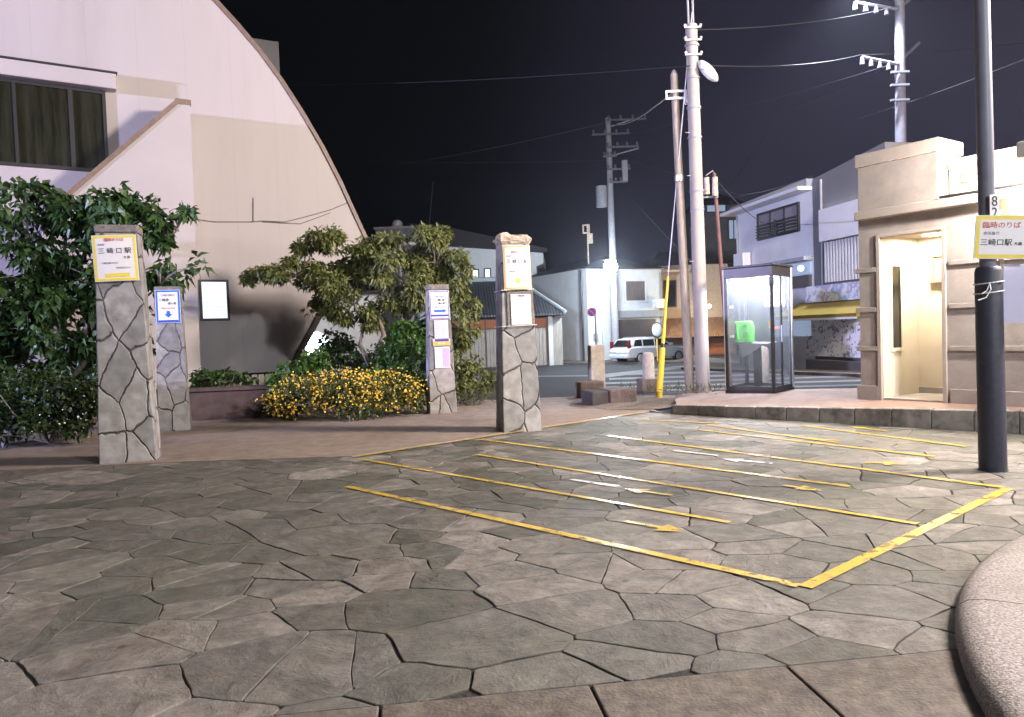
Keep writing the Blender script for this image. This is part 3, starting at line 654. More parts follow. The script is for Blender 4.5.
prof = [(0, -0.02), (0.0, 0.035), (0.015, 0.065), (0.05, 0.09), (0.11, 0.104), (0.45, 0.112), (0.72, 0.104), (0.78, 0.085), (0.80, 0.0)]
tj = math.atan2(G(961, 618).y - uy, G(961, 618).x - ux)
for s in range(10):
    b = MB(); a0 = 2 * math.pi * s / 10 + tj + .004 / RR; a1 = 2 * math.pi * (s + 1) / 10 + tj - .004 / RR; vs = []; K = 14
    for k in range(K + 1):
        th = a0 + (a1 - a0) * k / K
        for (d, z) in prof: vs.append(((RR - d) * math.cos(th), (RR - d) * math.sin(th), z))
    n = len(prof)
    fs = [(k * n + j, k * n + j + 1, (k + 1) * n + j + 1, (k + 1) * n + j) for k in range(K) for j in range(n - 1)] + [tuple(range(n)), tuple(range(K * n + n - 1, K * n - 1, -1))]
    b.add(vs, fs); b.build('rim_section', M['granular'], pl, smooth=True)
MB().cyl(0, 0, 0, 0.06, RR - 0.79, n=48).build('soil', M['soil'], pl)

# painted parking lines and arrows
def strip(p, q, w, material, z=0.0075, name='painted_line'):
    p, q = Vector((p.x, p.y, 0)), Vector((q.x, q.y, 0)); d = (q - p).normalized(); nrm = Vector((-d.y, d.x, 0)) * w / 2
    n = max(2, int((q - p).length / 0.15)); vs = []
    for i in range(n + 1):
        c = p + (q - p) * i / n; e = noise.noise(c * 9) * .004
        vs += [(c.x + nrm.x * (1 + e * 12), c.y + nrm.y * (1 + e * 12), z), (c.x - nrm.x * (1 - e * 12), c.y - nrm.y * (1 - e * 12), z)]
    b = MB(); b.add(vs, [(2 * i, 2 * i + 1, 2 * i + 3, 2 * i + 2) for i in range(n)])
    return struct(b.build(name, material))
LN = [((805, 588), (1008, 489), .075), ((347, 487), (799, 586.5), .07), ((354, 458), (648, 412.5), .055), ((361, 459.5), (730, 523), .06), ((477, 455), (918, 524.5), .06),
      ((482, 440), (850, 487), .07), ((608, 436), (1003, 488), .07), ((697, 430), (934, 457), .07), ((706, 425), (838, 443), .065), ((802, 426), (966, 447), .065), ((640, 420), (720, 424), .06)]
for k, (a, c, w) in enumerate(LN): strip(G(*a), G(*c), w, M['line_yellow'], 0.0075 if k not in (2,) else 0.0165)
def arrow(a, c, w=.05, hl=.2, hw=.19, material='line_yellow'):
    p, q = G(*a), G(*c); d = (q - p).normalized(); n_ = Vector((-d.y, d.x, 0)); e = q - d * hl
    b = MB(); z = 0.0085
    pts = [p + n_ * w / 2, p - n_ * w / 2, e - n_ * w / 2, e - n_ * hw / 2, q, e + n_ * hw / 2, e + n_ * w / 2]
    b.add([(v.x, v.y, z) for v in pts], [tuple(range(7))]); struct(b.build('painted_arrow', M[material]))
arrow((625, 522), (687, 533)); arrow((672, 496), (625, 489.5)); arrow((783, 486), (823, 491.5)); arrow((772, 464), (722, 459.5), material='line_glint'); arrow((865, 463), (908, 465)); arrow((840, 441), (800, 438.5)); arrow((888, 432), (850, 427))
strip(G(571, 480), G(618, 487), .06, M['line_glint'], name='painted_line'); strip(G(674, 451), G(718, 456), .06, M['line_glint'])  # white pieces are lamp glints put on as paint

# road markings and far pavement
def road_quad(pts, material, dz=0.005, name='road_marking'):
    b = MB(); P_ = [GT(*p) for p in pts]; b.add([(p.x, p.y, p.z - 0.03 + dz) for p in P_], [tuple(range(len(P_)))]); return struct(b.build(name, material))
road_quad([(588, 375), (600, 377.5), (700, 365.5), (692, 364)], M['worn_white'])
road_quad([(430, 376.5), (600, 374.2), (600, 375.4), (430, 377.8)], M['worn_white'])
for k in range(5):
    y = 373 + k * 4.3
    road_quad([(615 - k * 6, y), (870, y - 7.5), (870, y - 6.0), (615 - k * 6, y + 1.7)], M['worn_white'], name='crossing_stripe')
# pavement in front of the far houses
fp = [GT(430, 366), GT(560, 364.5), GT(690, 363), GT(760, 366)]
b = MB(); vs = [(p.x, p.y, p.z + .09) for p in fp] + [(p.x, p.y + 22, p.z + .09) for p in fp] + [(p.x, p.y, p.z - .1) for p in fp]
b.add(vs, [(0, 1, 5, 4), (1, 2, 6, 5), (2, 3, 7, 6), (8, 9, 1, 0), (9, 10, 2, 1), (10, 11, 3, 2)]); struct(b.build('far_pavement', M['slab_concrete']))

# ================================================================== WHITE CURVED BUILDING (left)
FW = Frame((-5.2, 17.0, 0), math.atan2(.54, .84))
wb = empty('curved_white_building', 'tall white building with a leaf shaped gable and brown trim along its curved roof edge', 'building', FW.o, FW.a)
out_px = [(200, -16), (212, 0), (235, 25), (258, 52), (280, 82), (300, 113), (320, 147), (338, 182), (352, 213), (364, 239), (352, 258), (318, 312), (286, 371)]
curve = [FW.px(*p) for p in out_px]
zb = curve[-1][1]
wall_poly = [(-9.5, zb)] + [curve[-1]] + curve[-2::-1] + [(curve[0][0] - 1.5, curve[0][1] + 1.4), (-9.5, curve[0][1] + 3.5)]
MB().prism(wall_poly, 0, 9).build('gable_wall', M['panel_wall'], wb)
def ribbon(pts, w, y0, y1):          # thick band laid on the outside of an open curve in x,z
    b = MB(); n = len(pts); nr = []
    for i in range(n):
        a, c = pts[max(0, i - 1)], pts[min(n - 1, i + 1)]; dx, dz = c[0] - a[0], c[1] - a[1]; l = math.hypot(dx, dz); nr.append((-dz / l, dx / l))
    o = [(p[0] - q[0] * w, p[1] - q[1] * w) for p, q in zip(pts, nr)]
    for i in range(n - 1):
        b.prism([pts[i], o[i], o[i + 1], pts[i + 1]], y0, y1)
    return b
up_curve = [(curve[0][0] - 1.5, curve[0][1] + 1.4)] + curve[:10]
rib = ribbon(up_curve, -0.09, -0.05, 9.1); rib.build('curved_roof', M['brown_trim'], wb)
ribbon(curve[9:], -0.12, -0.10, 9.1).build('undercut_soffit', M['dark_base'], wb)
bx('plinth', M['dark_base'], wb, -9.4, curve[-1][0] - .15, 0.35, 8, -0.3, zb)
# large dark window under a projecting white canopy
wx0, wz1 = FW.px(-70, 72); wx1, wz1b = FW.px(105, 92); _, wz0 = FW.px(107, 173)
wd = frame_ring(wx0, wx1, wz0, wz1b, 0.06, -0.05, 0.02).build('window', M['black'], wb)
bx('pane', M['night_curtain'], wd, wx0 + .06, wx1 - .06, -0.012, -0.004, wz0 + .06, wz1b - .06)
mx1, _ = FW.px(72, 130)
bx('mullion', M['black'], wd, mx1 - .04, mx1 + .04, -0.045, -0.013, wz0 + .06, wz1b - .06)
mx2, _ = FW.px(16, 130); bx('mullion', M['black'], wd, mx2 - .03, mx2 + .03, -0.045, -0.013, wz0 + .06, wz1b - .06)
cxa, cz1 = FW.px(115, 78); _, cz0 = FW.px(115, 93)
bx('window_canopy', M['white_wall'], wb, wx0, cxa, -0.28, -0.001, cz0, cz1, bevel=0.02)
bx('canopy_flashing', M['dark_metal'], wb, wx0, cxa + .02, -0.30, -0.001, cz1 + .002, cz1 + .035)
sx0, sz1 = FW.px(200, 281); sx1, sz0 = FW.px(228, 319)
sw = frame_ring(sx0 - .03, sx1 + .04, sz0 - .03, sz1 + .03, 0.05, -0.04, 0.01).build('small_window', M['dark_metal'], wb)
bx('lit_pane', M['win_white'], sw, sx0 + .02, sx1 - .01, -0.012, -0.002, sz0 + .02, sz1 - .02)
b = MB()
for k in range(1, 9):
    z = sz0 + (sz1 - sz0) * k / 9; b.box(sx0 + .02, sx1 - .01, -0.02, -0.014, z - .006, z + .006)
b.build('blind_slat', M['win_blue'], sw)
# wing wall with a sloping brown coping
WY = -0.95
wp = [FW.px(x, y, WY) for x, y in ((60, 205), (178, 104), (190, 105), (201, 380))]
wing = MB().prism([(wp[0][0] - .3, 0.1), (wp[3][0], 0.1), (wp[2][0], wp[2][1]), (wp[1][0], wp[1][1]), (wp[0][0], wp[0][1]), (wp[0][0] - .3, wp[0][1] - .25)], WY, -0.001).build('wing_wall', M['white_wall'], wb)
def thick(a, c, w, y0, y1):
    dx, dz = c[0] - a[0], c[1] - a[1]; l = math.hypot(dx, dz); nx_, nz_ = -dz / l * w, dx / l * w
    return MB().prism([a, c, (c[0] + nx_, c[1] + nz_), (a[0] + nx_, a[1] + nz_)], y0, y1)
cp = thick(wp[0], wp[1], 0.09, WY - .015, -0.003); cp.box(wp[1][0] - .04, wp[2][0] + .02, WY - .015, -0.003, wp[1][1] + .003, wp[1][1] + .11)
cp.build('coping', M['brown_trim'], wing)
c = []
for p in ((192, 219), (215, 222), (252, 222), (262, 221), (285, 222), (305, 217), (330, 210), (347, 203)):
    q = FW.px(*p); c.append((q[0], -0.02, q[1]))
q0, q1 = FW.px(253, 198), FW.px(253, 222)
MB().tube(c, 0.009, 5).build('cable', M['cable_grey'], wb); MB().tube([(q0[0], -.02, q0[1]), (q1[0], -.02, q1[1])], 0.009, 5).build('conduit', M['cable_grey'], wb); MB().tube([(c[3][0], -.03, c[3][1] - .02), (c[4][0], -.03, c[4][1] - .01)], 0.022, 5).build('cable_splice', M['cable_grey'], wb)
MB().tube([FW.px(262, 222) and (FW.px(262, 222)[0], -.02, FW.px(262, 222)[1]), (FW.px(300, 224)[0], -.02, FW.px(300, 224)[1]), (FW.px(330, 213)[0], -.02, FW.px(330, 213)[1])], .008, 5).build('cable', M['cable_grey'], wb)
# box on the roof
rb0 = at(255, 80, 20.5); rb1 = at(276, 37, 20.5)
rt = empty('rooftop_box', 'pale grey metal box standing on the curved roof of the white building', 'rooftop unit', (rb0.x, 20.5, rb0.z - 1.2), R(28))
w = rb1.x - rb0.x + .05; hh = rb1.z - rb0.z + 1.2
bx('casing', M['house_grey'], rt, -.05, w, 0, .7, .0, hh, bevel=.02); bx('band', M['lintel'], rt, -.09, w + .04, -.03, .73, hh * .56, hh * .56 + .06)

# planter wall and low slat fence below the building
a = G(205, 421); c_ = G(272, 418)
pw = empty('planter_wall', 'low rough brown stone planter wall below the white building', 'planter wall', (a.x, a.y, 0), math.atan2(c_.y - a.y, c_.x - a.x))
Lw = (c_ - a).length
bx('stone_face', M['brown_stone'], pw, -1.6, Lw, 0, .45, -.02, .52, bevel=.03); bx('coping', M['brown_stone'], pw, -1.64, Lw + .03, -.04, .47, .523, .575, bevel=.01)
a = at(196, 392, 14.4); c_ = at(292, 388, 14.9)
fe = empty('slat_fence', 'low grey board fence between the planter wall and the flower bed', 'fence', (a.x, a.y, 0), math.atan2(c_.y - a.y, c_.x - a.x))
Lf = math.hypot(c_.x - a.x, c_.y - a.y)
b = MB()
for k in range(int(Lf / .13)): b.box(k * .13, k * .13 + .1, -.012, .012, .1, .72)
b.build('board_panel', M['wood_board'], fe); bx('rail', M['wood_board'], fe, -.05, Lf, .014, .06, .6, .68)

# ================================================================== STATION BUILDING (right)
FB = Frame((5.3, 11.24, 0), math.atan2(-.83, .56))
sb = empty('station_building', 'small rendered building with banded walls, a deep eave and an open lit alcove', 'building', FB.o, FB.a)
ZB = 0.17
XE = 5.2
b = MB(); b.box(.0, .30, 0, .32, ZB - .05, 2.87); b.box(.30, 1.24, 0, .32, 2.62, 2.87); b.box(1.24, XE, 0, .32, ZB - .05, 2.87)
b.box(0, .32, .3205, 4.2, ZB - .05, 2.87); b.box(XE - .3, XE, .3205, 4.2, ZB - .05, 2.87); b.box(.3205, XE - .3005, 3.9, 4.2, ZB - .05, 2.87); b.box(0, XE, 0, 4.2, 2.872, 2.96)
b.build('wall', M['render_wall'], sb)
b = MB(); t = .012
b.box(.302, .34, .02, 1.05, ZB, 2.86); b.box(1.20, 1.238, .02, .70, ZB, 2.86)
b.box(.341, 1.9, 1.05, 1.10, ZB, 2.86); b.box(.341, 1.9, .33, 1.049, 2.615, 2.65)
b.box(1.86, 1.90, .33, 1.049, ZB, 2.612)
alc = b.build('alcove', M['alcove_wall'], sb)
bx('floor', M['render_wall'], alc, .342, 1.9, .02, 1.048, ZB - .02, ZB + .05)
bx('skirting', M['render_wall'], alc, .342, 1.88, 1.02, 1.049, ZB + .05, ZB + .14)
bx('slot_window', M['dark_glass'], alc, .3405, .346, .26, .50, .95, 2.18)
b = MB()
for y0, y1, z0, z1 in ((.22, .26, .9, 2.24), (.50, .54, .9, 2.24), (.26, .5, .9, .95), (.26, .5, 2.18, 2.24)): b.box(.3405, .362, y0, y1, z0, z1)
b.build('window_trim', M['alcove_wall'], alc)
bxn = frame_ring(.56, 1.30, 1.92, 2.36, .05, .96, 1.049).build('cabinet_frame', M['cabinet_brown'], alc); bx('cabinet_panel', M['cabinet_ochre'], bxn, .611, 1.249, 1.0, 1.02, 1.971, 2.309)
b = MB(); b.box(.28, .335, -.03, .0195, ZB, 2.64); b.box(1.205, 1.26, -.03, .0195, ZB, 2.64); b.box(.3355, 1.2045, -.03, .0195, 2.59, 2.64)
b.build('door_frame', M['render_pale'], sb, bevel=.006)
for (z0, z1) in ((.08, .40), (.92, .99), (1.50, 1.57), (2.09, 2.16)):
    for (x0, x1) in ((-.05, .275), (1.30, XE)):
        bx('wall_band', M['render_wall'], sb, x0, x1, -.032, -.002, max(z0, ZB - .06), z1, bevel=.008)
b = MB(); b.prism([(.02, 2.87), (XE + .2, 2.87), (XE + .2, 3.0), (.02, 3.0)], -.15, 4.3); b.build('eave', M['render_pale'], sb, bevel=.015)
bx('eave_shadow_edge', M['dark_metal'], sb, 1.25, XE + .2, -.16, -.08, 3.002, 3.03)  # dark roof edge that also stands in for the shadow line above the eave
blk = bx('parapet_block', M['render_wall'], sb, .03, 1.19, -.06, .6, 3.003, 3.66, bevel=.01); bx('block_cap', M['render_pale'], blk, .005, 1.215, -.085, .63, 3.662, 3.85, bevel=.012)
par = bx('parapet', M['render_floodlit'], sb, 1.205, XE, .22, .5, 3.052, 3.42, bevel=.01); bx('parapet_cap', M['render_floodlit'], par, 1.205, XE, .18, .54, 3.422, 3.56, bevel=.01)
for px in (968, 1005):
    vx, vz = FB.px(px, 178, .22)
    b = MB(); K = 22
    ring = [(vx + .10 * math.cos(2 * math.pi * k / K), 3.27 + .10 * math.sin(2 * math.pi * k / K)) for k in range(K)]
    b.prism(ring, .205, .2195); v_ = b.build('round_vent', M['render_pale'], par)
    b = MB(); b.prism([(vx + .082 * math.cos(2 * math.pi * k / K), 3.27 + .082 * math.sin(2 * math.pi * k / K)) for k in range(K)], .198, .2045); b.build('vent_hole', M['cap_stone'], v_)
    b = MB(); b.box(vx - .10, vx + .10, .19, .197, 3.26, 3.272); b.box(vx - .10, vx + .10, .19, .197, 3.222, 3.234); b.build('vent_slat', M['render_pale'], v_)
l = lamp_light('alcove_light', 'AREA', E_ALCOVE, (1.0, .88, .68), sb, (.80, .62, 2.585)); l.data.size = .35
bx('alcove_lamp', M['lamp_warm'], sb, .68, .92, .52, .72, 2.592, 2.614)
# eave lamp of the station (just right of the view) and the soffit spot
fl = empty('eave_floodlight', 'warm floodlight bracketed off the eave of the station building', 'floodlight', FB.m @ Vector((2.62, -.85, 3.3)), FB.a)
bx('head', M['lamp_grey'], fl, -.14, .14, -.06, .1, -.09, .09, bevel=.02); bx('lens', M['lamp_warm'], fl, -.12, .12, .102, .108, -.075, .075); MB().tube([(0, .05, -.08), (0, .62, -.3)], .018, 6).build('bracket', M['lamp_grey'], fl)
lamp_light('eave_flood_light', 'POINT', E_EAVE, (1.0, .87, .77), fl, (0, .25, .02), .08)
dx_, dz_ = FB.px(1016, 213, -.15)
bx('soffit_light', M['lamp_warm'], sb, dx_ - .07, dx_ + .12, -.22, -.10, 2.855, 2.8685)
lamp_light('soffit_glow', 'POINT', 8, (1.0, .8, .5), sb, (dx_, -.16, 2.80), .04)

# ================================================================== STONE PILLARS
pillars = {}
def pillar(key, px, py, toppy, w0, w1, ang, label, captype):
    p = G(px, py); h = H + (0) ; hz = p.y
    top = at(px, toppy, p.y); hh = top.z
    t = empty('stone_pillar', label, 'pillar', (p.x, p.y + .16, 0), R(ang), 'stone clad pillars of the bus stop')
    d0, d1 = w0 * .66, w1 * .66; hc = hh - .10
    NZ, NX = 26, 6; vs = []; fs = []
    def rr(z): f = z / hh; return (w0 + (w1 - w0) * f) / 2, (d0 + (d1 - d0) * f) / 2
    ring = []
    for k in range(NZ + 1):
        z = hc * k / NZ; a, d = rr(z)
        pts = [(-a + 2 * a * i / NX, -d) for i in range(NX)] + [(a, -d + 2 * d * i / NX) for i in range(NX)] + [(a - 2 * a * i / NX, d) for i in range(NX)] + [(-a, d - 2 * d * i / NX) for i in range(NX)]
        for (x, y) in pts:
            n_ = noise.noise(Vector((x * 3 + px, y * 3, z * 3))) * .007; s = 1 + n_ / max(a, .1)
            vs.append((x * s, y * s, z if k else -0.03))
    n = 4 * NX
    fs = [(k * n + j, k * n + (j + 1) % n, (k + 1) * n + (j + 1) % n, (k + 1) * n + j) for k in range(NZ) for j in range(n)] + [tuple(range(NZ * n, NZ * n + n))]
    b = MB(); b.add(vs, fs); b.build('shaft', M['masonry'], t, bevel=.012)
    a, d = rr(hc)
    b = MB()
    if captype == 'worn':
        bm_pts = []
        K = 30; vs = []; Lz = [0, .03, .055, .085, .12, .13]
        for li, z in enumerate(Lz):
            for k in range(K):
                th = 2 * math.pi * k / K; cx, cy = math.cos(th), math.sin(th); sq = 1 / max(abs(cx), abs(cy))
                e = (1.02, 1.10, 1.14, 1.10, .96, .5)[li] + noise.noise(Vector((cx * 2.6, cy * 2.6, z * 26))) * .2
                vs.append((cx * sq * a * e, cy * sq * d * e, hc + .001 + z + noise.noise(Vector((cx * 2.2, cy * 2.2, 5))) * .05 * (li > 1)))
        nL = len(Lz)
        b.add(vs, [(i * K + k, i * K + (k + 1) % K, (i + 1) * K + (k + 1) % K, (i + 1) * K + k) for i in range(nL - 1) for k in range(K)] + [tuple(range((nL - 1) * K, nL * K)), tuple(range(K - 1, -1, -1))])
        b.build('cap', M['cap_worn'], t)
    else:
        b.box(-a * 1.04, a * 1.04, -d * 1.06, d * 1.06, hc + .001, hh); b.build('cap', M['cap_stone'], t, bevel=.02)
    pillars[key] = (t, hh, lambda z: rr(z)[1], math.atan((d0 - d1) / 2 / hh), lambda z: rr(z)[0])
pillar('A', 124.5, 463, 224, .62, .45, 17, 'tall stone clad pillar with a yellow bordered notice, nearest to the left shrubs', 'slab')
pillar('B', 171, 432, 286, .46, .37, 18, 'short stone clad pillar with a blue notice in front of the white building', 'slab')
pillar('C', 519, 432, 236, .56, .41, 17, 'tall stone clad pillar with a crumbling pale top beside the yellow markings', 'worn')
pillar('D', 441, 414, 284, .49, .36, 18, 'short stone clad pillar carrying four paper notices next to the yellow flowers', 'slab')

def notice(key, name, label, cat, xc, zc, w, h, border, bw, items, paper='paper', bow=0.0, group='notices on the pillars', mw=None, tilt=0.0, th=.006):
    if mw is None:
        t, hh, yf, an, _ = pillars[key]
        mw = Matrix.Translation(t.location) @ Matrix.Rotation(t.rotation_euler.z, 4, 'Z') @ Matrix.Translation((xc, -yf(zc) - .018 - bow * .3, zc)) @ Matrix.Rotation(-an, 4, 'X') @ Matrix.Rotation(tilt, 4, 'Y')
    e = empty(name, label, cat, mw=mw, group=group)
    bend = lambda x: -bow * (1 - (2 * x / w) ** 2)
    def sheet(nm, x0, x1, z0, z1, y, thk, material, par, n=10):
        vs = []
        for i in range(n + 1):
            x = x0 + (x1 - x0) * i / n
            for (yy, z) in ((y, z0), (y, z1), (y + thk, z1), (y + thk, z0)): vs.append((x, yy + bend(x), z))
        fs = [(4 * i + a, 4 * i + (a + 1) % 4, 4 * i + 4 + (a + 1) % 4, 4 * i + 4 + a) for i in range(n) for a in range(4)] + [(0, 1, 2, 3), (4 * n, 4 * n + 3, 4 * n + 2, 4 * n + 1)]
        b = MB(); b.add(vs, fs); return b.build(nm, material, par)
    sheet('board', -w / 2, w / 2, -h / 2, h / 2, 0, th, M[paper], e)
    if border:
        b0 = None
        for (x0, x1, z0, z1) in ((-w / 2 + .008, w / 2 - .008, h / 2 - bw, h / 2 - .006), (-w / 2 + .008, w / 2 - .008, -h / 2 + .006, -h / 2 + bw), (-w / 2 + .008, -w / 2 + bw, -h / 2 + bw, h / 2 - bw), (w / 2 - bw, w / 2 - .008, -h / 2 + bw, h / 2 - bw)):
            if b0 is None: b0 = MB()
            vs = []; n = 8
            for i in range(n + 1):
                x = x0 + (x1 - x0) * i / n; vs += [(x, -.0015 + bend(x), z0), (x, -.0015 + bend(x), z1)]
            b0.add(vs, [(2 * i, 2 * i + 2, 2 * i + 3, 2 * i + 1) for i in range(n)])
        b0.build('border', M[border], e)
    for it in items:
        if it[0] == 't':
            _, s, x, z, sz, mt = it[:6]; me = text_mesh(s, sz, align=it[6] if len(it) > 6 else 'CENTER')
            me.transform(Matrix.Translation((x, -.003, z)) @ Matrix.Rotation(R(90), 4, 'X'))
            for v in me.vertices: v.co.y += bend(v.co.x)
            link('lettering', me, M[mt], e)
        elif it[0] == 'r':
            _, x0, x1, z0, z1, mt = it[:6]; sheet(it[6] if len(it) > 6 else 'printed_band', x0, x1, z0, z1, -.0025, .001, M[mt], e, 4)
        elif it[0] == 'p':
            _, pts, mt = it[:3]; b = MB(); b.add([(x, -.0035 + bend(x), z) for x, z in pts], [tuple(range(len(pts)))]); b.build(it[3] if len(it) > 3 else 'printed_arrow', M[mt], e)
    return e
def big_notice(w, h):
    k = w / .42
    return [('t', '臨時のりば', 0, h * .40, .040 * k, 'ink_red'), ('t', '京急線', -w * .40, h * .30, .024 * k, 'ink_grey', 'LEFT'), ('t', '三 崎 口 駅', 0, h * .155, .070 * k, 'ink_black'),
            ('t', '方 面', w * .28, h * .01, .030 * k, 'ink_black'), ('t', '三崎口駅バス行', -w * .14, -h * .11, .024 * k, 'ink_grey'), ('t', '京浜急行バス', w * .18, -h * .22, .024 * k, 'ink_grey')]
n_ = big_notice(.44, .53) + [('r', -.12, .14, -.222, -.178, 'sign_yellow')]
notice('A', 'bus_stop_notice', 'large yellow bordered bus notice on the left tall pillar by the shrubs', 'notice', -.02, 2.42, .47, .54, 'sign_yellow', .034, n_, bow=.012, tilt=R(-2))
K = 14
n_ = big_notice(.37, .52) + [('p', [(.038 * math.cos(2 * math.pi * k / K), -.185 + .038 * math.sin(2 * math.pi * k / K)) for k in range(K)], 'sign_yellow', 'printed_disc')]
notice('C', 'bus_stop_notice', 'large orange bordered bus notice curling on the middle pillar with the crumbling top', 'notice', .0, 2.275, .39, .60, 'sign_orange', .026, n_, bow=.03)
def arrow_down(s, x, z): return [(x - .03 * s, z + .06 * s), (x + .03 * s, z + .06 * s), (x + .03 * s, z), (x + .07 * s, z), (x, z - .07 * s), (x - .07 * s, z), (x - .03 * s, z)][::-1]
notice('B', 'bus_stop_notice', 'blue bordered notice with a downward arrow on the short left pillar', 'notice', .0, 1.98, .36, .52, 'ink_blue', .034,
       [('t', '三崎口駅行', 0, .175, .042, 'ink_grey'), ('t', '三崎港', -.06, .10, .05, 'ink_black'), ('t', '城ヶ島', .06, .045, .04, 'ink_black'), ('t', '京急バスのりば', 0, -.03, .028, 'ink_red'), ('p', arrow_down(.8, 0, -.12), 'ink_blue'), ('r', -.14, .14, -.235, -.215, 'ink_navy')])
notice('D', 'bus_stop_notice', 'blue edged notice with a sideways arrow on the short pillar by the flowers', 'notice', .0, 1.90, .345, .50, 'ink_navy', .02,
       [('t', '三崎口駅行', 0, .15, .042, 'ink_grey'), ('t', '三 崎 港', 0, .085, .05, 'ink_black'), ('t', '城ヶ島', .04, .03, .04, 'ink_black'), ('t', '京急バスのりば', 0, -.035, .026, 'ink_red'),
        ('p', [(-.1, -.12), (.06, -.12), (.06, -.135), (.12, -.1), (.06, -.065), (.06, -.08), (-.1, -.08)], 'ink_blue'), ('r', -.15, .15, -.195, -.165, 'ink_navy')])
def rows(w, h, n, mt='ink_grey', cols=3):
    out = []
    for c in range(cols):
        for k in range(n):
            z = h * .42 - k * h * .84 / n; x0 = -w * .46 + c * w * .92 / cols
            out.append(('r', x0, x0 + w * .92 / cols * (.55 + .35 * ((k * 7 + c * 3) % 5) / 5), z - h * .013, z, mt, 'printed_row'))
    return out
notice('D', 'timetable_sheet', 'white timetable just below the blue edged notice on the short pillar', 'timetable', .015, 1.48, .25, .32, None, 0, rows(.25, .30, 7, cols=2), 'paper_pink')
notice('D', 'notice_strip', 'narrow orange and navy strip between two timetables on the short pillar', 'notice', .01, 1.255, .31, .12, None, 0, [('r', -.15, .15, -.055, .012, 'sign_orange'), ('r', -.12, .13, .014, .056, 'ink_navy'), ('t', '時刻表', 0, -.022, .045, 'paper')])
notice('D', 'timetable_sheet', 'white and lilac timetable, lowest of the papers on the short pillar', 'timetable', .015, .99, .27, .37, None, 0, rows(.25, .33, 7, cols=2) + [('r', .0, .125, -.165, .165, 'paper_lilac', 'lilac_half')], 'paper')
# timetable in its clear case on the middle pillar
t = notice('C', 'timetable_case', 'framed lilac timetable in a clear case below the orange bordered notice', 'timetable', .03, 1.715, .38, .47, 'cap_stone', .03, [], 'cap_stone', th=.01)
t2 = notice('C', 'timetable_sheet', 'pale lilac timetable sheet inside the case on the middle pillar', 'timetable', .04, 1.70, .29, .42, None, 0, [('t', '三崎口駅', 0, .185, .028, 'ink_black')] + rows(.27, .34, 9, cols=3), 'paper_pink')
t2.location.y -= .012
# string ties round the middle pillar
tC, hC, yfC, anC, xfC = pillars['C']
for z in (1.965, 1.47):
    a, d = xfC(z) + .012, yfC(z) + .034
    b = MB(); b.tube([(-a, -d, z), (a, -d, z + .01), (a, d, z), (-a, d, z), (-a, -d, z)], .006, 5)
    o = b.build('tie_string', M['ceramic']); o.location = tC.location; o.rotation_euler = tC.rotation_euler
    tag(o, 'thin white string tied round the middle pillar %s' % ('just below the orange notice' if z > 1.8 else 'below the lilac timetable'), 'string', 'strings round the middle pillar')

# ================================================================== POLE AT RIGHT WITH HAND-MADE SIGN
pp = G(993, 470)
lean = lambda px, py: at(px, py, pp.y)
pt = lean(981, -30); pm = lean(991, 268)
po = empty('lamp_post', 'slim grey post with a black padded lower sleeve on the paving near the right edge', 'post', (pp.x, pp.y, 0))
L0 = lambda v: (v.x - pp.x, v.y - pp.y, v.z)
zm = pm.z
topv = Vector(L0(pt)) * 1.0
dirp = Vector((topv.x, 0, topv.z)); P_at = lambda z: Vector((dirp.x * z / dirp.z, 0, z))
MB().tube([P_at(zm - .05), P_at(3.0), P_at(5.6)], [.068, .066, .06], 24).build('pole', M['pole_paint'], po, smooth=True)
MB().tube([P_at(0), P_at(zm - .03), P_at(zm), P_at(zm + .012)], [.112, .108, .098, .085], 28).build('padded_sleeve', M['pole_sheath'], po, smooth=True)
MB().tube([P_at(-.0), P_at(.012)], [.118, .118], 24).build('foot', M['pole_sheath'], po)
# number plate
pn = empty('number_plate', 'small white plate numbered 82 on the grey post above the yellow sign', 'plate', pp + P_at(2.34) + Vector((.012, -.083, 0)), R(8))
b = MB(); b.box(-.045, .045, -.004, .004, -.11, .11); b.build('plate', M['paper'], pn, bevel=.003)
for k, s in enumerate('82'):
    me = text_mesh(s, .125); me.transform(Matrix.Translation((0, -.006, .05 - .1 * k)) @ Matrix.Rotation(R(90), 4, 'X')); link('lettering', me, M['ink_black'], pn)
# sign board
sc_ = at(1003.5, 237, pp.y - .12)
mw = Matrix.Translation(sc_) @ Matrix.Rotation(R(-14), 4, 'Z') @ Matrix.Rotation(R(4), 4, 'Y')
sg = notice(None, 'bus_stop_sign', 'yellow edged board with a station name fixed to the grey post at the right', 'sign', 0, 0, .45, .38, 'sign_yellow', .038,
            [('t', '臨時のりば', -.02, .10, .060, 'ink_red'), ('t', '京浜急行', -.16, .03, .032, 'ink_grey', 'LEFT'), ('t', '三崎口駅', -.055, -.05, .063, 'ink_black'), ('t', '方面', .115, -.06, .032, 'ink_black')], 'paper', mw=mw, group='signs on the right post', th=.012)
mw2 = Matrix.Translation(at(1013.5, 293.5, pp.y - .05)) @ Matrix.Rotation(R(-12), 4, 'Z') @ Matrix.Rotation(R(1), 4, 'Y')
pb = empty('blank_board', 'plain pale board hanging below the yellow edged sign on the right post', 'board', mw=mw2, group='signs on the right post')
bx('board', M['board_lilac'], pb, -.085, .25, -.004, .004, -.26, .26)
st = at(1003.5, 290, pp.y - .105)
bx('wooden_batten', M['wood_board'], pb, -.125, -.09, -.03, -.006, -.33, .42)
ts = empty('tie_string', 'loose white strings tied round the right post under the yellow sign', 'string', (pp.x, pp.y, 0))
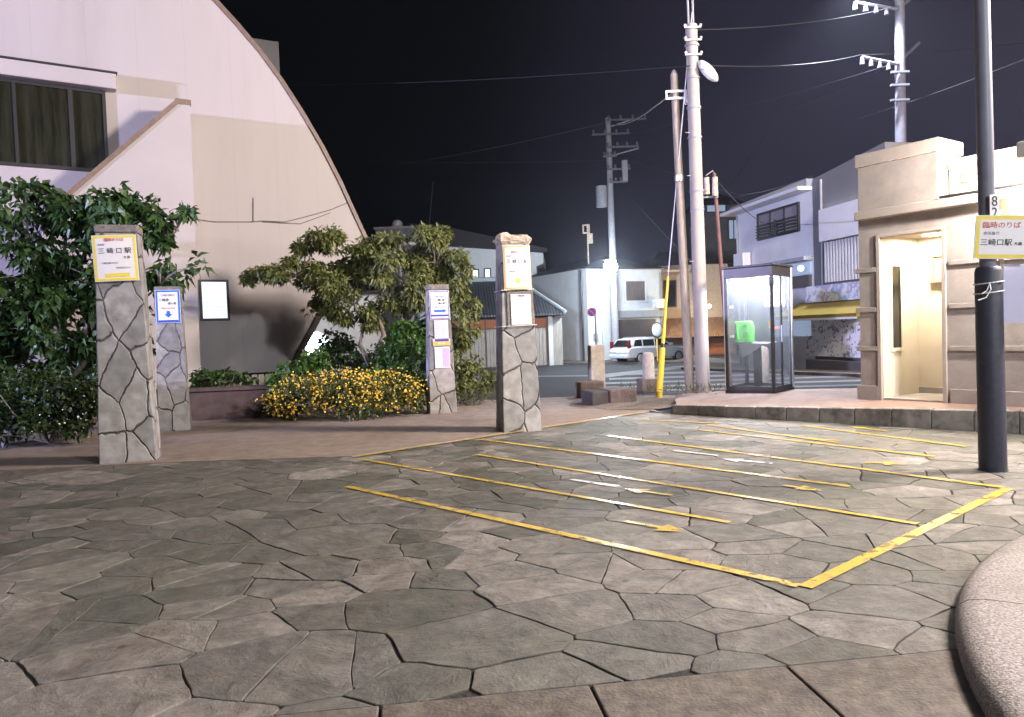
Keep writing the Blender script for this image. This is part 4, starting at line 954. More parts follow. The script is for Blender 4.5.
for z in (1.98, 1.685, 1.60):
    r_ = .116 if z < zm else .09
    c0 = P_at(z)
    MB().tube([(c0.x + r_ * math.cos(2 * math.pi * k / 20), c0.y + r_ * math.sin(2 * math.pi * k / 20), z + .012 * math.cos(2 * math.pi * k / 20)) for k in range(21)], .006, 5).build('loop', M['ceramic'], ts)
c0 = P_at(1.68)
MB().tube([(c0.x - .06, c0.y - .105, 1.68), (c0.x - .07, c0.y - .14, 1.62), (c0.x - .12, c0.y - .15, 1.55), (c0.x - .19, c0.y - .15, 1.53)], .005, 5).build('loose_end', M['ceramic'], ts)
MB().tube([(c0.x - .06, c0.y - .105, 1.67), (c0.x - .10, c0.y - .13, 1.61), (c0.x - .15, c0.y - .14, 1.585)], .005, 5).build('loose_end', M['ceramic'], ts)

# ================================================================== TELEPHONE BOOTH
phi = R(41); cor = Vector((4.57, 12.9, 0)); W = .9
bc = cor + Vector((-.755, .656, 0)) * W / 2 + Vector((.656, .755, 0)) * W / 2
ZT = zs((bc.x, bc.y)) 
tb = empty('telephone_booth', 'glass telephone booth with dark frame and lit ceiling on the raised walk', 'telephone booth', (bc.x, bc.y, ZT), -phi)
h2 = W / 2; TH = 2.27
bx('base', M['dark_metal'], tb, -h2 - .01, h2 + .01, -h2 - .01, h2 + .01, -.05, .05, bevel=.008); bx('floor', M['slab_concrete'], tb, -h2 + .05, h2 - .05, -h2 + .05, h2 - .05, .051, .07)
for (sx, sy) in ((-1, -1), (1, -1), (1, 1), (-1, 1)):
    bx('post', M['bronze'], tb, sx * h2 - (.055 if sx > 0 else 0), sx * h2 + (0 if sx > 0 else .055), sy * h2 - (.055 if sy > 0 else 0), sy * h2 + (0 if sy > 0 else .055), .052, TH - .2, bevel=.006)
b = MB(); b.box(-h2, h2, -h2, -h2 + .05, TH - .198, TH - .03); b.box(-h2, h2, h2 - .05, h2, TH - .198, TH - .03); b.box(-h2, -h2 + .05, -h2 + .0505, h2 - .0505, TH - .198, TH - .03); b.box(h2 - .05, h2, -h2 + .0505, h2 - .0505, TH - .198, TH - .03)
b.build('header', M['bronze'], tb, bevel=.006)
bx('roof', M['bronze'], tb, -h2 - .025, h2 + .025, -h2 - .025, h2 + .025, TH - .028, TH + .01, bevel=.012)
bx('ceiling', M['ceramic'], tb, -h2 + .052, h2 - .052, -h2 + .052, h2 - .052, TH - .08, TH - .04)
tl = bx('light_panel', M['tube_light'], tb, -.36, .36, -.2, .2, TH - .098, TH - .084)
l = lamp_light('booth_light', 'AREA', E_BOOTH, (.82, .88, 1.0), tb, (0, 0, TH - .11)); l.data.size = .5
for (nm, args) in (('front_pane', (-h2 + .056, h2 - .056, -h2 + .02, -h2 + .026)), ('back_pane', (-h2 + .056, h2 - .056, h2 - .026, h2 - .02)), ('side_pane', (-h2 + .02, -h2 + .026, -h2 + .056, h2 - .056)), ('side_pane', (h2 - .026, h2 - .02, -h2 + .056, h2 - .056))):
    bx(nm, M['glass_clear'], tb, *args, .12, TH - .2)
b = MB()
for s in (-1, 1):
    b.box(-h2 + .056, h2 - .056, s * (h2 - .025) - .02, s * (h2 - .025) + .02, .052, .118); b.box(s * (h2 - .025) - .02, s * (h2 - .025) + .02, -h2 + .056, h2 - .056, .052, .118)
b.build('bottom_rail', M['bronze'], tb)
bx('door_stile', M['bronze'], tb, h2 - .032, h2 - .004, -.06, -.02, .119, TH - .2); bx('door_handle', M['alu'], tb, h2 + .002, h2 + .03, -.12, -.095, .9, 1.2, bevel=.004)
bx('edge_strip', M['ceramic'], tb, h2 + .001, h2 + .012, h2 - .06, h2 - .002, .05, TH - .03); bx('edge_strip', M['ceramic'], tb, -h2 - .012, -h2 - .001, -h2 + .002, -h2 + .04, .05, TH - .03)
bx('orange_pull', M['sign_orange'], tb, h2 - .075, h2 - .056, -h2 - .012, -h2 - .001, 1.16, 1.28)
for z in (1.53, 1.0): bx('sticker', M['paper'], tb, -h2 + .09, -h2 + .17, -h2 + .014, -h2 + .019, z, z + .05)
bx('red_sticker', M['ink_red'], tb, .10, .22, h2 - .034, h2 - .027, 1.13, 1.17)
bx('notice_board', M['paper_pink'], tb, -.05, .33, h2 - .036, h2 - .028, 1.55, 1.92)
# shelf and green public telephone inside
px_, pz_ = -.16, .95
sh = MB(); sh.box(-h2 + .03, .18, .02, h2 - .04, .86, .89); sh.prism([(-h2 + .03, .60), (.02, .855), (-h2 + .03, .855)], .2, .24); sh.build('shelf', M['alu'], tb, bevel=.006)
bx('shelf_leg', M['bronze'], tb, -.22, -.12, .26, h2 - .05, .07, .86)
ph = empty('public_telephone', 'bright green public telephone on the shelf inside the glass booth', 'telephone', tb.matrix_world @ Vector((0, 0, 0)))
ph.matrix_world = Matrix.Translation((bc.x, bc.y, ZT)) @ Matrix.Rotation(-phi + R(8), 4, 'Z') @ Matrix.Translation((-.27, .06, .892))
MB().prism([(-.15, 0), (.15, 0), (.15, .30), (.12, .40), (-.15, .40)], -.10, .12).build('body', M['green_phone'], ph, bevel=.02)
MB().tube([(-.105, -.112, .08), (-.105, -.13, .13), (-.105, -.13, .28), (-.105, -.112, .33)], [.032, .022, .022, .032], 10).build('handset', M['green_dark'], ph, smooth=True)
bx('keypad', M['green_dark'], ph, .0, .08, -.106, -.101, .10, .2); bx('screen', M['green_dark'], ph, .0, .08, -.106, -.101, .29, .34)
b = MB(); b.tube([(-.105, -.12, .08), (-.1, -.15, .02), (-.04, -.16, .005), (.03, -.14, .01), (.06, -.10, .05)], .006, 6); b.build('cord', M['black'], ph)
# ================================================================== POLES IN THE MIDDLE
p1 = G(703, 392, .12); p1b = at(690.5, 5, p1.y)
u1 = empty('utility_pole', 'pale tapered concrete utility pole with dark bands, the thickest beside the telephone booth', 'utility pole', (p1.x, p1.y, .05))
v1 = Vector((p1b.x - p1.x, 0, p1b.z - .05)); A1 = lambda z: v1 * ((z - .05) / v1.z)
MB().tube([(0, 0, 0), A1(3.5), A1(7.0)], [.135, .122, .108], 24).build('shaft', M['concrete_pole'], u1, smooth=True)
for z in (3.55, 3.9, 4.9, 5.45, 6.0, 6.6):
    c = A1(z); MB().tube([c, c + Vector((0, 0, .035))], [.132, .132], 20).build('steel_band', M['pole_grey'], u1)
for z in (6.35, 6.62, 6.85):
    c = A1(z); b = MB(); b.box(c.x - .16, c.x + .15, c.y - .14, c.y - .115, z, z + .03); b.ball((c.x - .15, c.y - .13, z + .05), .028); b.ball((c.x + .14, c.y - .13, z + .05), .025); b.build('insulator_bracket', M['lamp_grey'], u1)
c = A1(7.0); b = MB(); b.tube([c + Vector((.04, 0, 0)), c + Vector((.03, 0, 1.2))], .02, 6); b.tube([c + Vector((-.05, 0, 0)), c + Vector((-.06, 0, 1.2))], .02, 6); b.build('top_rod', M['pole_grey'], u1)
b = MB()
for z in (1.9, 2.6, 4.2, 5.0): c = A1(z); b.tube([c + Vector((-.1, -.05, 0)), c + Vector((-.19, -.08, 0))], .009, 5)
b.build('step_bolt', M['pole_grey'], u1)
lp = empty('street_lamp', 'unlit pale oval street lamp tilted down beside the thick concrete pole top', 'street lamp', at(708, 71, p1.y - .1)); 
b = MB(); b.ball((0, 0, 0), .26, .12, .10, 16, 10); me = b.mesh('housing'); me.transform(Matrix.Rotation(R(48), 4, 'Y')); link('housing', me, M['lamp_grey'], lp, smooth=True)
b = MB(); b.ball((0, 0, 0), .18, .09, .05, 14, 8); me = b.mesh('lens'); me.transform(Matrix.Translation((-.05, -.05, -.04)) @ Matrix.Rotation(R(48), 4, 'Y')); link('lens', me, M['ceramic'], lp, smooth=True)
MB().tube([(-.14, 0, .18), (-.24, .05, .12), (-.27, .1, .05)], .02, 8).build('arm', M['lamp_grey'], lp)

p2 = G(690, 392, .12); p2b = at(675, 70, p2.y)
u2 = empty('utility_pole', 'slim leaning wooden utility pole next to the thick concrete one', 'utility pole', (p2.x, p2.y, .05))
v2 = Vector((p2b.x - p2.x, .1, p2b.z - .05)); A2 = lambda z: v2 * ((z - .05) / v2.z)
MB().tube([(0, 0, 0), A2(3), A2(p2b.z - .05)], [.09, .082, .07], 16).build('shaft', M['wood_pole'], u2, smooth=True)
MB().tube([A2(p2b.z - .05), A2(p2b.z + .03)], [.068, .03], 10).build('pole_cap', M['pole_grey'], u2)
c = A2(p2b.z - .42); b = MB(); b.box(c.x - .2, c.x + .2, c.y - .12, c.y - .09, c.z, c.z + .04); b.box(c.x - .2, c.x + .2, c.y - .12, c.y - .09, c.z - .13, c.z - .09); b.box(c.x - .2, c.x - .17, c.y - .12, c.y - .09, c.z - .089, c.z - .001); b.box(c.x + .17, c.x + .2, c.y - .12, c.y - .09, c.z - .089, c.z - .001); b.build('crossarm', M['ceramic'], u2)
c = A2(p2b.z - .62); MB().ball((c.x + .19, c.y - .1, c.z + .02), .06).build('insulator', M['ceramic'], u2)
c = A2(4.15); MB().tube([c, c + Vector((0, 0, .1))], [.085, .085], 14).build('steel_band', M['alu'], u2)
b = MB(); b.tube([(.16, .03, 0), (.14, .03, 1.5), (.10, .0, 3.2)], .022, 6); b.tube([(.20, .05, 0), (.20, .05, 1.0), (.15, .03, 2.2)], .028, 6); b.build('cable_conduit', M['black'], u2)

g0 = G(658.5, 401); g1 = at(668, 277, g0.y + .5); g2 = at(692, 12, p1.y - .1)
gw = empty('guy_wire', 'taut stay wire with a long yellow and black plastic guard in front of the poles', 'guy wire', g0)
d_ = (g1 - g0); kk = lambda t: d_ * t
MB().tube([kk(-.02), kk(.42)], [.064, .052], 14).build('lower_guard', M['yellow_plastic'], gw, smooth=True)
MB().tube([kk(.421), kk(.455)], [.05, .042], 14).build('joint_guard', M['black'], gw, smooth=True)
MB().tube([kk(.455), kk(.58), kk(.585), kk(1.0)], [.034, .032, .029, .024], 14).build('upper_guard', M['yellow_plastic'], gw, smooth=True)
MB().tube([kk(0.98), Vector(g2 - g0)], .011, 6).build('stay_wire', M['steel_wire'], gw)
# rusty red pole behind the booth
rp0 = at(731, 395, 15.2); rp1 = at(714, 172, 15.2)
rp = empty('red_pole', 'thin rust red steel pole with two pale cylinders rising behind the telephone booth', 'pole', (rp0.x, rp0.y, zg(15.2) - .03))
MB().tube([(0, 0, 0), (rp1.x - rp0.x, 0, rp1.z)], [.042, .038], 12).build('shaft', M['rust'], rp, smooth=True)
dx = rp1.x - rp0.x
for x_, h_ in ((-.02, .36), (-.19, .32)):
    MB().tube([(dx + x_, -.12, rp1.z - h_ - .12), (dx + x_, -.12, rp1.z - .1)], [.06, .055], 12).build('cylinder', M['cap_worn'], rp, smooth=True)
MB().tube([(dx - .2, -.12, rp1.z - .06), (dx - .05, -.08, rp1.z + .04), (dx, 0, rp1.z)], .012, 6).build('wire_loop', M['pole_grey'], rp); b = MB(); b.box(dx - .32, dx + .06, -.06, -.03, rp1.z - .5, rp1.z - .46); b.build('bracket', M['pole_grey'], rp)

# stone bollards and blocks
def bollard(px, py, toppy, r_, label, square, base):
    p = GT(px, py); Y = p.y; h = at(px, toppy, Y).z - p.z
    t = empty('stone_bollard', label, 'bollard', (p.x, p.y, p.z), R(8), 'stone bollards by the road')
    if square: MB().box(-r_, r_, -r_, r_, 0, h).build('shaft', M['stone_pale'], t, bevel=.025)
    else: MB().tube([(0, 0, 0), (0, 0, h - .1), (0, 0, h - .03), (0, 0, h)], [r_, r_ * .96, r_ * .8, r_ * .4], 16).build('shaft', M['stone_pale'], t, smooth=True)
    if base: bx('plinth', M['stone_block'], t, -base, base, -base, base, -.04, .28, bevel=.03)
    return t
bollard(597, 389, 345, .17, 'square pale stone bollard rising behind the low stone blocks', True, None)
bollard(649, 391, 352, .135, 'round topped pale stone bollard left of the yellow guy guard', False, .22)
bollard(762, 391, 346, .15, 'pale stone bollard seen through the glass of the telephone booth', False, None)
bollard(471, 397, 367, .075, 'short thin pale post in the grass behind the pillar with four papers', True, None)
p = G(606, 406); q = G(637, 406)
sbk = empty('stone_block', 'low dark stone block with a flat top at the edge of the paving', 'stone block', (p.x, p.y, 0), R(14), 'stone blocks at the paving edge')
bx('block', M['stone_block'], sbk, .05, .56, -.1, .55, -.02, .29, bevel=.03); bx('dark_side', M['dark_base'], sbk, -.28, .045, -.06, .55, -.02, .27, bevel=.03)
p = G(583, 399)
bb = bx('stone_block', M['stone_block'], None, -.05, .46, 0, .4, -.02, .34, bevel=.04, loc=(p.x, p.y, 0), rotz=R(12)); tag(bb, 'rough brown stone block at the foot of the square bollard', 'stone block', 'stone blocks at the paving edge')

# ================================================================== FAR BUILDINGS
def window(par, x0, x1, z0, z1, y=0.0, pane='dark_glass', fr='alu', w=.06, mull=0):
    f = frame_ring(x0, x1, z0, z1, w, y - .08, y + .01).build('window', M[fr], par)
    bx('pane', M[pane], f, x0 + w, x1 - w, y - .03, y - .002, z0 + w, z1 - w)
    for k in range(mull): xx = x0 + (x1 - x0) * (k + 1) / (mull + 1); bx('mullion', M[fr], f, xx - w * .4, xx + w * .4, y - .075, y - .031, z0 + w, z1 - w)
    return f
# H1 two-storey white corner house
zf = -.66
F1 = Frame((4.7, 45, 0), R(26.6))
h1 = empty('white_house', 'two storey white house with one upper window above a dark garage shutter', 'house', F1.o, F1.a)
ex, ez = F1.px(661, 269); _, ez0 = F1.px(590, 268)
bx('wall', M['house_white'], h1, 0, ex, 0, 7.5, zf, ez0)
b = MB(); mid = ex / 2; e = .35
b.add([(-e, -e, ez0), (ex + e, -e, ez0), (ex + e, 7.9, ez0), (-e, 7.9, ez0), (mid, 2.2, ez0 + 1.0), (mid, 5.5, ez0 + 1.0)], [(0, 1, 4), (1, 2, 5, 4), (2, 3, 5), (3, 0, 4, 5), (0, 3, 2, 1)]); b.build('roof', M['roof_dark'], h1)
a_, b_ = F1.px(624, 303), F1.px(646, 279); window(h1, a_[0], b_[0], a_[1], b_[1], 0, 'curtain_warm', 'house_white', .14, 0)
a_, b_ = F1.px(613, 318), F1.px(661, 310); bx('lintel_band', M['lintel'], h1, a_[0] - .1, ex + .1, -.25, -.002, a_[1], b_[1])
a_, b_ = F1.px(615, 362), F1.px(655, 318.5); bx('garage_shutter', M['shutter'], h1, a_[0], b_[0], -.06, -.002, zf + .05, b_[1] - .02)
x_, _ = F1.px(601, 300); MB().tube([(x_, -.07, zf), (x_, -.07, ez0 - .1)], .05, 8).build('drainpipe', M['alu'], h1); MB().tube([(-.08, .5, zf), (-.08, .5, ez0 - .1)], .06, 8).build('drainpipe', M['dark_metal'], h1)
ac = bx('air_conditioner', M['ceramic'], h1, ex - 1.0, ex - .25, -.62, -.28, F1.px(650, 309)[1] + .02, F1.px(650, 309)[1] + .62, bevel=.02); MB().tube([(ex - .12, -.06, zf + .1), (ex - .12, -.06, ez0 - .2)], .04, 6).build('wall_pipe', M['lintel'], h1)
bx('meter_box', M['lintel'], h1, .35, .62, -.12, -.002, zf + 1.3, zf + 1.75)
MB().tube([(-e, -e - .05, ez0 - .03), (ex + e, -e - .05, ez0 - .03)], .06, 6).build('gutter', M['dark_metal'], h1)
# H2 tiled single storey house
F2 = Frame(at(430, 363, 42.5), R(5)); F2.o.z = 0; F2 = Frame(F2.o, R(5))
h2_ = empty('tiled_house', 'low house with a grey tiled hip roof, pale boards and orange transoms', 'house', F2.o, F2.a)
xr, ze = F2.px(563, 313); xl = 0
bx('wall', M['brown_wall'], h2_, 0, xr - .5, 0, 6, zf, ze)
_, zr = F2.px(520, 286, 3)
b = MB(); b.add([(-.5, -.8, ze), (xr, -.8, ze), (xr, 6.8, ze), (-.5, 6.8, ze), (2.2, 3, zr + .4), (xr - 2.4, 3, zr + .4)], [(0, 1, 5, 4), (1, 2, 5), (2, 3, 4, 5), (3, 0, 4)]); 
b.add([(-.5, -.8, ze - .12), (xr, -.8, ze - .12), (xr, 6.8, ze - .12), (-.5, 6.8, ze - .12), (-.5, -.8, ze - .002), (xr, -.8, ze - .002), (xr, 6.8, ze - .002), (-.5, 6.8, ze - .002)], [(0, 3, 2, 1), (4, 5, 6, 7), (0, 1, 5, 4), (1, 2, 6, 5), (2, 3, 7, 6), (3, 0, 4, 7)])
b.build('roof', M['tile_roof'], h2_)
b = MB(); b.tube([(2.2, 3, zr + .45), (xr - 2.4, 3, zr + .45)], .16, 8); b.tube([(xr - 2.4, 3, zr + .42), (xr, -.8, ze + .05)], .13, 8); b.tube([(xr - 2.4, 3, zr + .42), (xr, 6.8, ze + .05)], .13, 8); b.tube([(2.2, 3, zr + .42), (-.5, -.8, ze + .05)], .13, 8); b.build('roof_ridge', M['lintel'], h2_)
a_, b_ = F2.px(440, 331), F2.px(545, 318)
nb = 6; x0, x1 = F2.px(455, 325)[0], F2.px(547, 325)[0]
for k in range(nb):
    xa = x0 + (x1 - x0) * k / nb; xb = x0 + (x1 - x0) * (k + .9) / nb
    bx('transom', M['orange_wood'], h2_, xa, xb, -.05, -.002, a_[1] + .05, b_[1] - .02)
    b = MB()
    for q in range(4): b.box(xa + (xb - xa) * q / 4 + .01, xa + (xb - xa) * (q + 1) / 4 - .01, -.07, -.002, zf + .03, a_[1] - .02)
    b.build('board_door', M['wood_board'], h2_)
x2, x3 = F2.px(548, 340)[0], F2.px(557, 340)[0]
bx('corner_post', M['house_white'], h2_, x2 + .02, x2 + .28, -.2, -.003, zf, ze - .13)
bx('side_boards', M['wood_board'], h2_, x2 + .3, xr - .1, -.15, -.003, zf, ze - .3)
sg_ = GT(541, 363); tag(MB().tube([(0, 0, 0), (0, 0, .6), (0, 0, .95), (0, 0, 1.05)], [.26, .28, .2, .08], 10).build('stone_marker', M['house_white'], loc=(sg_.x, sg_.y - .6, sg_.z - .03)), 'small round headed white stone marker beside the boarded house', 'marker stone')
# H3 upper white building behind
F3 = Frame((at(425, 300, 52).x, 52, 0), R(-4))
h3 = empty('white_back_building', 'plain white building with two narrow lit windows rising behind the tiled roof', 'building', F3.o, F3.a)
xr3, zt3 = F3.px(543, 253); xl3, zt3l = F3.px(425, 244)
MB().prism([(xl3, zf), (xr3 - .5, zf), (xr3 - .5, zt3 - .9), (xr3, zt3 - .7), (xr3, zt3), (xl3, zt3l)], 0, 8).build('wall', M['house_white'], h3)
a_, b_ = F3.px(440, 226), F3.px(546, 251); MB().prism([(xl3 - 1, zt3l + .01), (xr3 + .3, zt3 + .01), (xr3 + .3, zt3 + .25), (a_[0], a_[1]), (xl3 - 1, a_[1] + .2)], -.5, 8).build('roof', M['roof_dark'], h3)
for p0, p1_ in (((472, 287), (479, 269)), ((484.5, 286), (491, 268))):
    a_, b_ = F3.px(*p0), F3.px(*p1_); window(h3, a_[0], b_[0], a_[1], b_[1], 0, 'win_white', 'dark_metal', .08)
# roof structure with dish
q = at(376, 246, 48); q2 = at(412, 226, 48)
rs = empty('rooftop_hut', 'grey flat topped roof structure with a round dish behind the middle tree', 'roof structure', (q.x, 48, 0))
bx('hut', M['house_grey'], rs, 0, q2.x - q.x, 0, 3, zf, q2.z - .15); bx('parapet', M['pole_grey'], rs, -.1, q2.x - q.x + .1, -.1, 3.1, q2.z - .148, q2.z)
c = at(396, 224, 48); MB().ball((c.x - q.x, .5, c.z), .36).build('dish', M['lamp_grey'], rs, smooth=True); MB().tube([(c.x - q.x, .5, q2.z), (c.x - q.x, .5, c.z)], .06, 6).build('dish_mast', M['lamp_grey'], rs)
# shed and parked van behind the bush
q = at(288, 300, 27); q2 = at(352, 300, 27)
sd = empty('white_shed', 'bright white wall of a shed with a downpipe seen under the middle tree', 'shed', (q.x - 3.0, 27, zg(27) - .03), R(6))
bx('wall', M['house_white'], sd, 0, 6.2, 0, 3, 0, 3.3); bx('roof', M['roof_dark'], sd, -.2, 6.4, -.3, 3.2, 3.302, 3.42); xx = at(313, 330, 27).x - (q.x - 3.0); MB().tube([(xx, -.06, 0), (xx, -.06, 3.3)], .05, 8).build('downpipe', M['lintel'], sd)
wl = empty('shed_fill_lamp', 'small cool lamp added under the shed eave to brighten its wall', 'lamp', (q.x + 1.9, 25.6, 2.9)); bx('lamp_head', M['lamp_cool'], wl, -.1, .1, -.04, .04, -.05, .05); MB().tube([(0, .04, 0), (0, 1.4, .1)], .02, 6).build('arm', M['lamp_grey'], wl); lamp_light('shed_fill_light', 'POINT', E_SHED, (.7, .82, 1.0), wl, (0, -.1, -.12), .08)  # lamp added only to brighten the shed wall

# added fill lamp that lights the house fronts across the road, mostly hidden by the middle tree
ll = empty('facade_fill_lamp', 'added fill lamp on a slender pole behind the middle tree', 'street light', (-3.5, 24.0, zg(24) - .03)); MB().tube([(0, 0, 0), (0, 0, 4.6)], [.07, .05], 10).build('pole', M['pole_grey'], ll, smooth=True); MB().ball((.25, .12, 4.6), .28, .2, .08).build('housing', M['lamp_grey'], ll, smooth=True)
l = lamp_light('facade_fill_light', 'SPOT', E_FACADE_FILL, (.66, .80, 1.0), ll, (.3, .2, 4.42), .15); l.data.spot_size = R(75); l.data.spot_blend = .7; l.rotation_euler = (Vector((5.5, 46, 2.2)) - Vector((-3.2, 24.2, 4.2))).to_track_quat('-Z', 'Y').to_euler()
# H4 warm house right of the poles
F4 = Frame((at(659, 360, 49).x, 49, 0), R(4))
h4 = empty('warm_lit_house', 'old house with a beige upper wall and brown tiled lower roof behind the thick pole', 'house', F4.o, F4.a)
xr4, _ = F4.px(735, 300)
zt4 = F4.px(700, 263)[1]; ze4 = F4.px(700, 334)[1]; zr4 = F4.px(700, 321)[1]
bx('upper_wall', M['beige_wall'], h4, .2, xr4, 1.2, 7, zf, zt4); bx('lower_wall', M['brown_wall'], h4, 0, xr4, 0, 1.15, zf, ze4)
b = MB(); b.add([(-.5, -.9, ze4 - .05), (xr4 + .3, -.9, ze4 - .05), (xr4 + .3, 1.19, zr4 + .25), (-.5, 1.19, zr4 + .25), (-.5, -.9, ze4 - .17), (xr4 + .3, -.9, ze4 - .17), (xr4 + .3, 1.19, zr4 + .13), (-.5, 1.19, zr4 + .13)], [(0, 1, 2, 3), (4, 7, 6, 5), (0, 4, 5, 1), (1, 5, 6, 2), (3, 2, 6, 7), (0, 3, 7, 4)]); b.build('lower_roof', M['tile_brown'], h4)
b = MB(); b.add([(-.3, .5, zt4), (xr4 + .4, .5, zt4), (xr4 + .4, 7.4, zt4), (-.3, 7.4, zt4), (1.2, 4, zt4 + 1.2), (xr4 - 1.2, 4, zt4 + 1.2)], [(0, 1, 5, 4), (1, 2, 5), (2, 3, 4, 5), (3, 0, 4), (0, 3, 2, 1)]); b.build('roof', M['roof_dark'], h4)
a_, b_ = F4.px(664, 308, 1.2), F4.px(676, 280, 1.2); window(h4, a_[0], b_[0], a_[1], b_[1], 1.2, 'dark_glass', 'bronze')
a_, b_ = F4.px(697, 362), F4.px(730, 336); bx('sliding_door', M['orange_wood'], h4, a_[0], b_[0], -.05, -.002, zf + .1, b_[1] - .1)
aw0, aw1 = F4.px(655, 272), F4.px(688, 272); bx('eave_board', M['beige_wall'], h4, aw0[0] - .2, aw1[0], -.4, 1.19, aw0[1] - .05, aw0[1] + .1)
wl = empty('house_lamp', 'warm lamp on a short arm lighting the beige house wall', 'lamp', F4.m @ Vector((2.6, -2.6, zr4 + .9))); MB().ball((0, 0, 0), .12).build('globe', M['lamp_warm'], wl); MB().tube([(0, 0, 0), (0, 3.7, .3)], .03, 6).build('arm', M['lamp_grey'], wl); lamp_light('house_light', 'POINT', E_SHOP, (1.0, .80, .55), wl, (0, -.2, -.2), .1)

# H5 white balcony house and H6 grey shop, along the street to the right
ang5 = math.atan2(-.98, .21)
F5 = Frame((8.77, 28.5, 0), ang5)
h5 = empty('balcony_house', 'white two storey house with a long dark balcony window above the booth', 'house', F5.o, F5.a)
zs5 = -.45; x1_, zt5 = F5.px(812, 190)
MB().prism([(0, zs5), (x1_, zs5), (x1_, zt5), (0, F5.px(741, 214)[1])], 0, 6).build('wall', M['house_white'], h5)
_, zt5b = F5.px(741, 214)
MB().prism([(-.35, zt5b + .01), (x1_, zt5 + .01), (x1_, zt5 + .12), (-.35, zt5b + .12)], -.5, 6.2).build('eave', M['ceramic'], h5)
MB().prism([(-.35, zt5b + .122), (x1_, zt5 + .122), (x1_, zt5 + .36), (-.1, zt5b + .3)], -.2, 6.2).build('roof', M['house_grey'], h5)
a_, b_ = F5.px(759, 241), F5.px(800, 206); wz0, wz1 = a_[1], F5.px(759, 214)[1]
w5 = window(h5, a_[0], b_[0], wz0, wz1, 0, 'curtain_grey', 'dark_metal', .07, 2)
b = MB()
for k in range(5): z = wz0 + .06 + k * .105; b.box(a_[0] + .02, b_[0] - .02, -.14, -.11, z, z + .045)
b.box((a_[0] + b_[0]) / 2 - .04, (a_[0] + b_[0]) / 2 + .04, -.16, -.1, wz0, wz0 + .58); b.build('balcony_rail', M['dark_metal'], h5)
zl = F5.px(790, 262)[1]; bx('mid_ledge', M['lintel'], h5, .2, x1_, -.35, -.002, zl - .05, zl + .06)
a_, b_ = F5.px(794, 275), F5.px(811, 254); bx('lower_window', M['win_dimblue'], h5, 1.2, x1_ - .1, -.06, -.002, F5.px(800, 275)[1], zl - .12)
bx('louver_band', M['shutter'], h5, 1.2, x1_ - .1, -.12, -.002, F5.px(800, 288)[1], F5.px(800, 276)[1])
bx('shop_window', M['win_dimblue'], h5, 2.2, x1_ - .1, -.06, -.002, F5.px(800, 336)[1], F5.px(800, 316)[1])
b = MB(); K = 12
a_ = F5.px(810, 268); MB().ball((a_[0] - .05, -.3, a_[1]), .11).build('globe_lamp', M['win_white'], h5)
F6 = Frame(F5.m @ Vector((x1_ + .03, 0, 0)), ang5)
h6 = empty('grey_shop', 'dark grey shop building with a pale sign box, louvres and painted shutter', 'shop', F6.o, F6.a)
_, zt6 = F6.px(811, 180)
MB().prism([(0, zs5), (3.3, zs5), (3.3, zt6 + .35), (0, zt6)], 0, 1.9).build('wall', M['house_grey'], h6)
a_, b_ = F6.px(819, 242, -.25), F6.px(860, 195, -.25); MB().prism([(a_[0], a_[1]), (3.2, a_[1]), (3.2, F6.px(819, 210, -.25)[1] + .02), (a_[0], F6.px(819, 210, -.25)[1])], -.25, -.002).build('sign_box', M['house_white'], h6)
zl0, zl1 = F6.px(830, 282, -.1)[1], a_[1] - .03; b = MB(); x_ = F6.px(825, 260, -.1)[0]
for k in range(18): b.box(x_ + k * .14, x_ + k * .14 + .07, -.12, -.03, zl0, zl1)
b.build('louvre', M['house_white'], h6); bx('louvre_backing', M['house_dark'], h6, x_, 3.25, -.029, -.002, zl0, zl1)
a_ = F6.px(806, 303, -.15); z1_ = F6.px(806, 287, -.15)[1]; bx('shop_fascia', M['mosaic_blue'], h6, a_[0], 3.28, -.15, -.002, a_[1], z1_)
za, zb_ = F6.px(812, 302, -.16)[1], F6.px(812, 315, -.9)[1]
x0 = -.75
b = MB(); b.add([(x0, -.03, za), (3.25, -.03, za), (3.25, -.95, zb_), (x0, -.95, zb_), (x0, -.03, za - .03), (3.25, -.03, za - .03), (3.25, -.95, zb_ - .16), (x0, -.95, zb_ - .16)], [(0, 1, 2, 3), (4, 7, 6, 5), (3, 2, 6, 7), (0, 3, 7, 4), (1, 5, 6, 2), (0, 4, 5, 1)]); aw = b.build('awning', M['awning'], h6); bx('awning_edge', M['ceramic'], aw, x0, 3.25, -.965, -.951, zb_ - .16, zb_ - .10)
x_ = F6.px(806, 330, -.06)[0]; bx('painted_shutter', M['mosaic'], h6, x_, 3.25, -.06, -.002, F6.px(815, 356, -.06)[1], zb_ + .1)
bx('plinth', M['house_dark'], h6, -.02, 3.3, -.35, -.062, zs5, F6.px(815, 360, -.35)[1])
MB().tube([(.12, -.05, zs5), (.12, -.05, zt5b - .05)], .035, 6).build('wall_pipe', M['lintel'], h5); bx('air_conditioner', M['ceramic'], h5, .35, 1.05, -.36, -.04, zl + .065, zl + .6, bevel=.02); bx('meter_box', M['pole_grey'], h6, .12, .32, -.12, -.002, 1.6, 1.95)
MB().tube([(.5, -.05, zs5 + 2), (.5, -.05, zt6 - .1)], .04, 6).build('wall_pipe', M['pole_grey'], h6)
# pavement of that street
a_ = F5.m @ Vector((-2, -1.6, 0)); b = MB(); pts = [F5.m @ Vector(v) for v in ((-2, -1.5, 0), (14, -1.5, 0), (14, 0, 0), (-2, 0, 0))]
b.slab([(p.x, p.y) for p in pts], -.7, lambda p: zg(p[1]) + .08); struct(b.build('street_pavement', M['slab_concrete']))
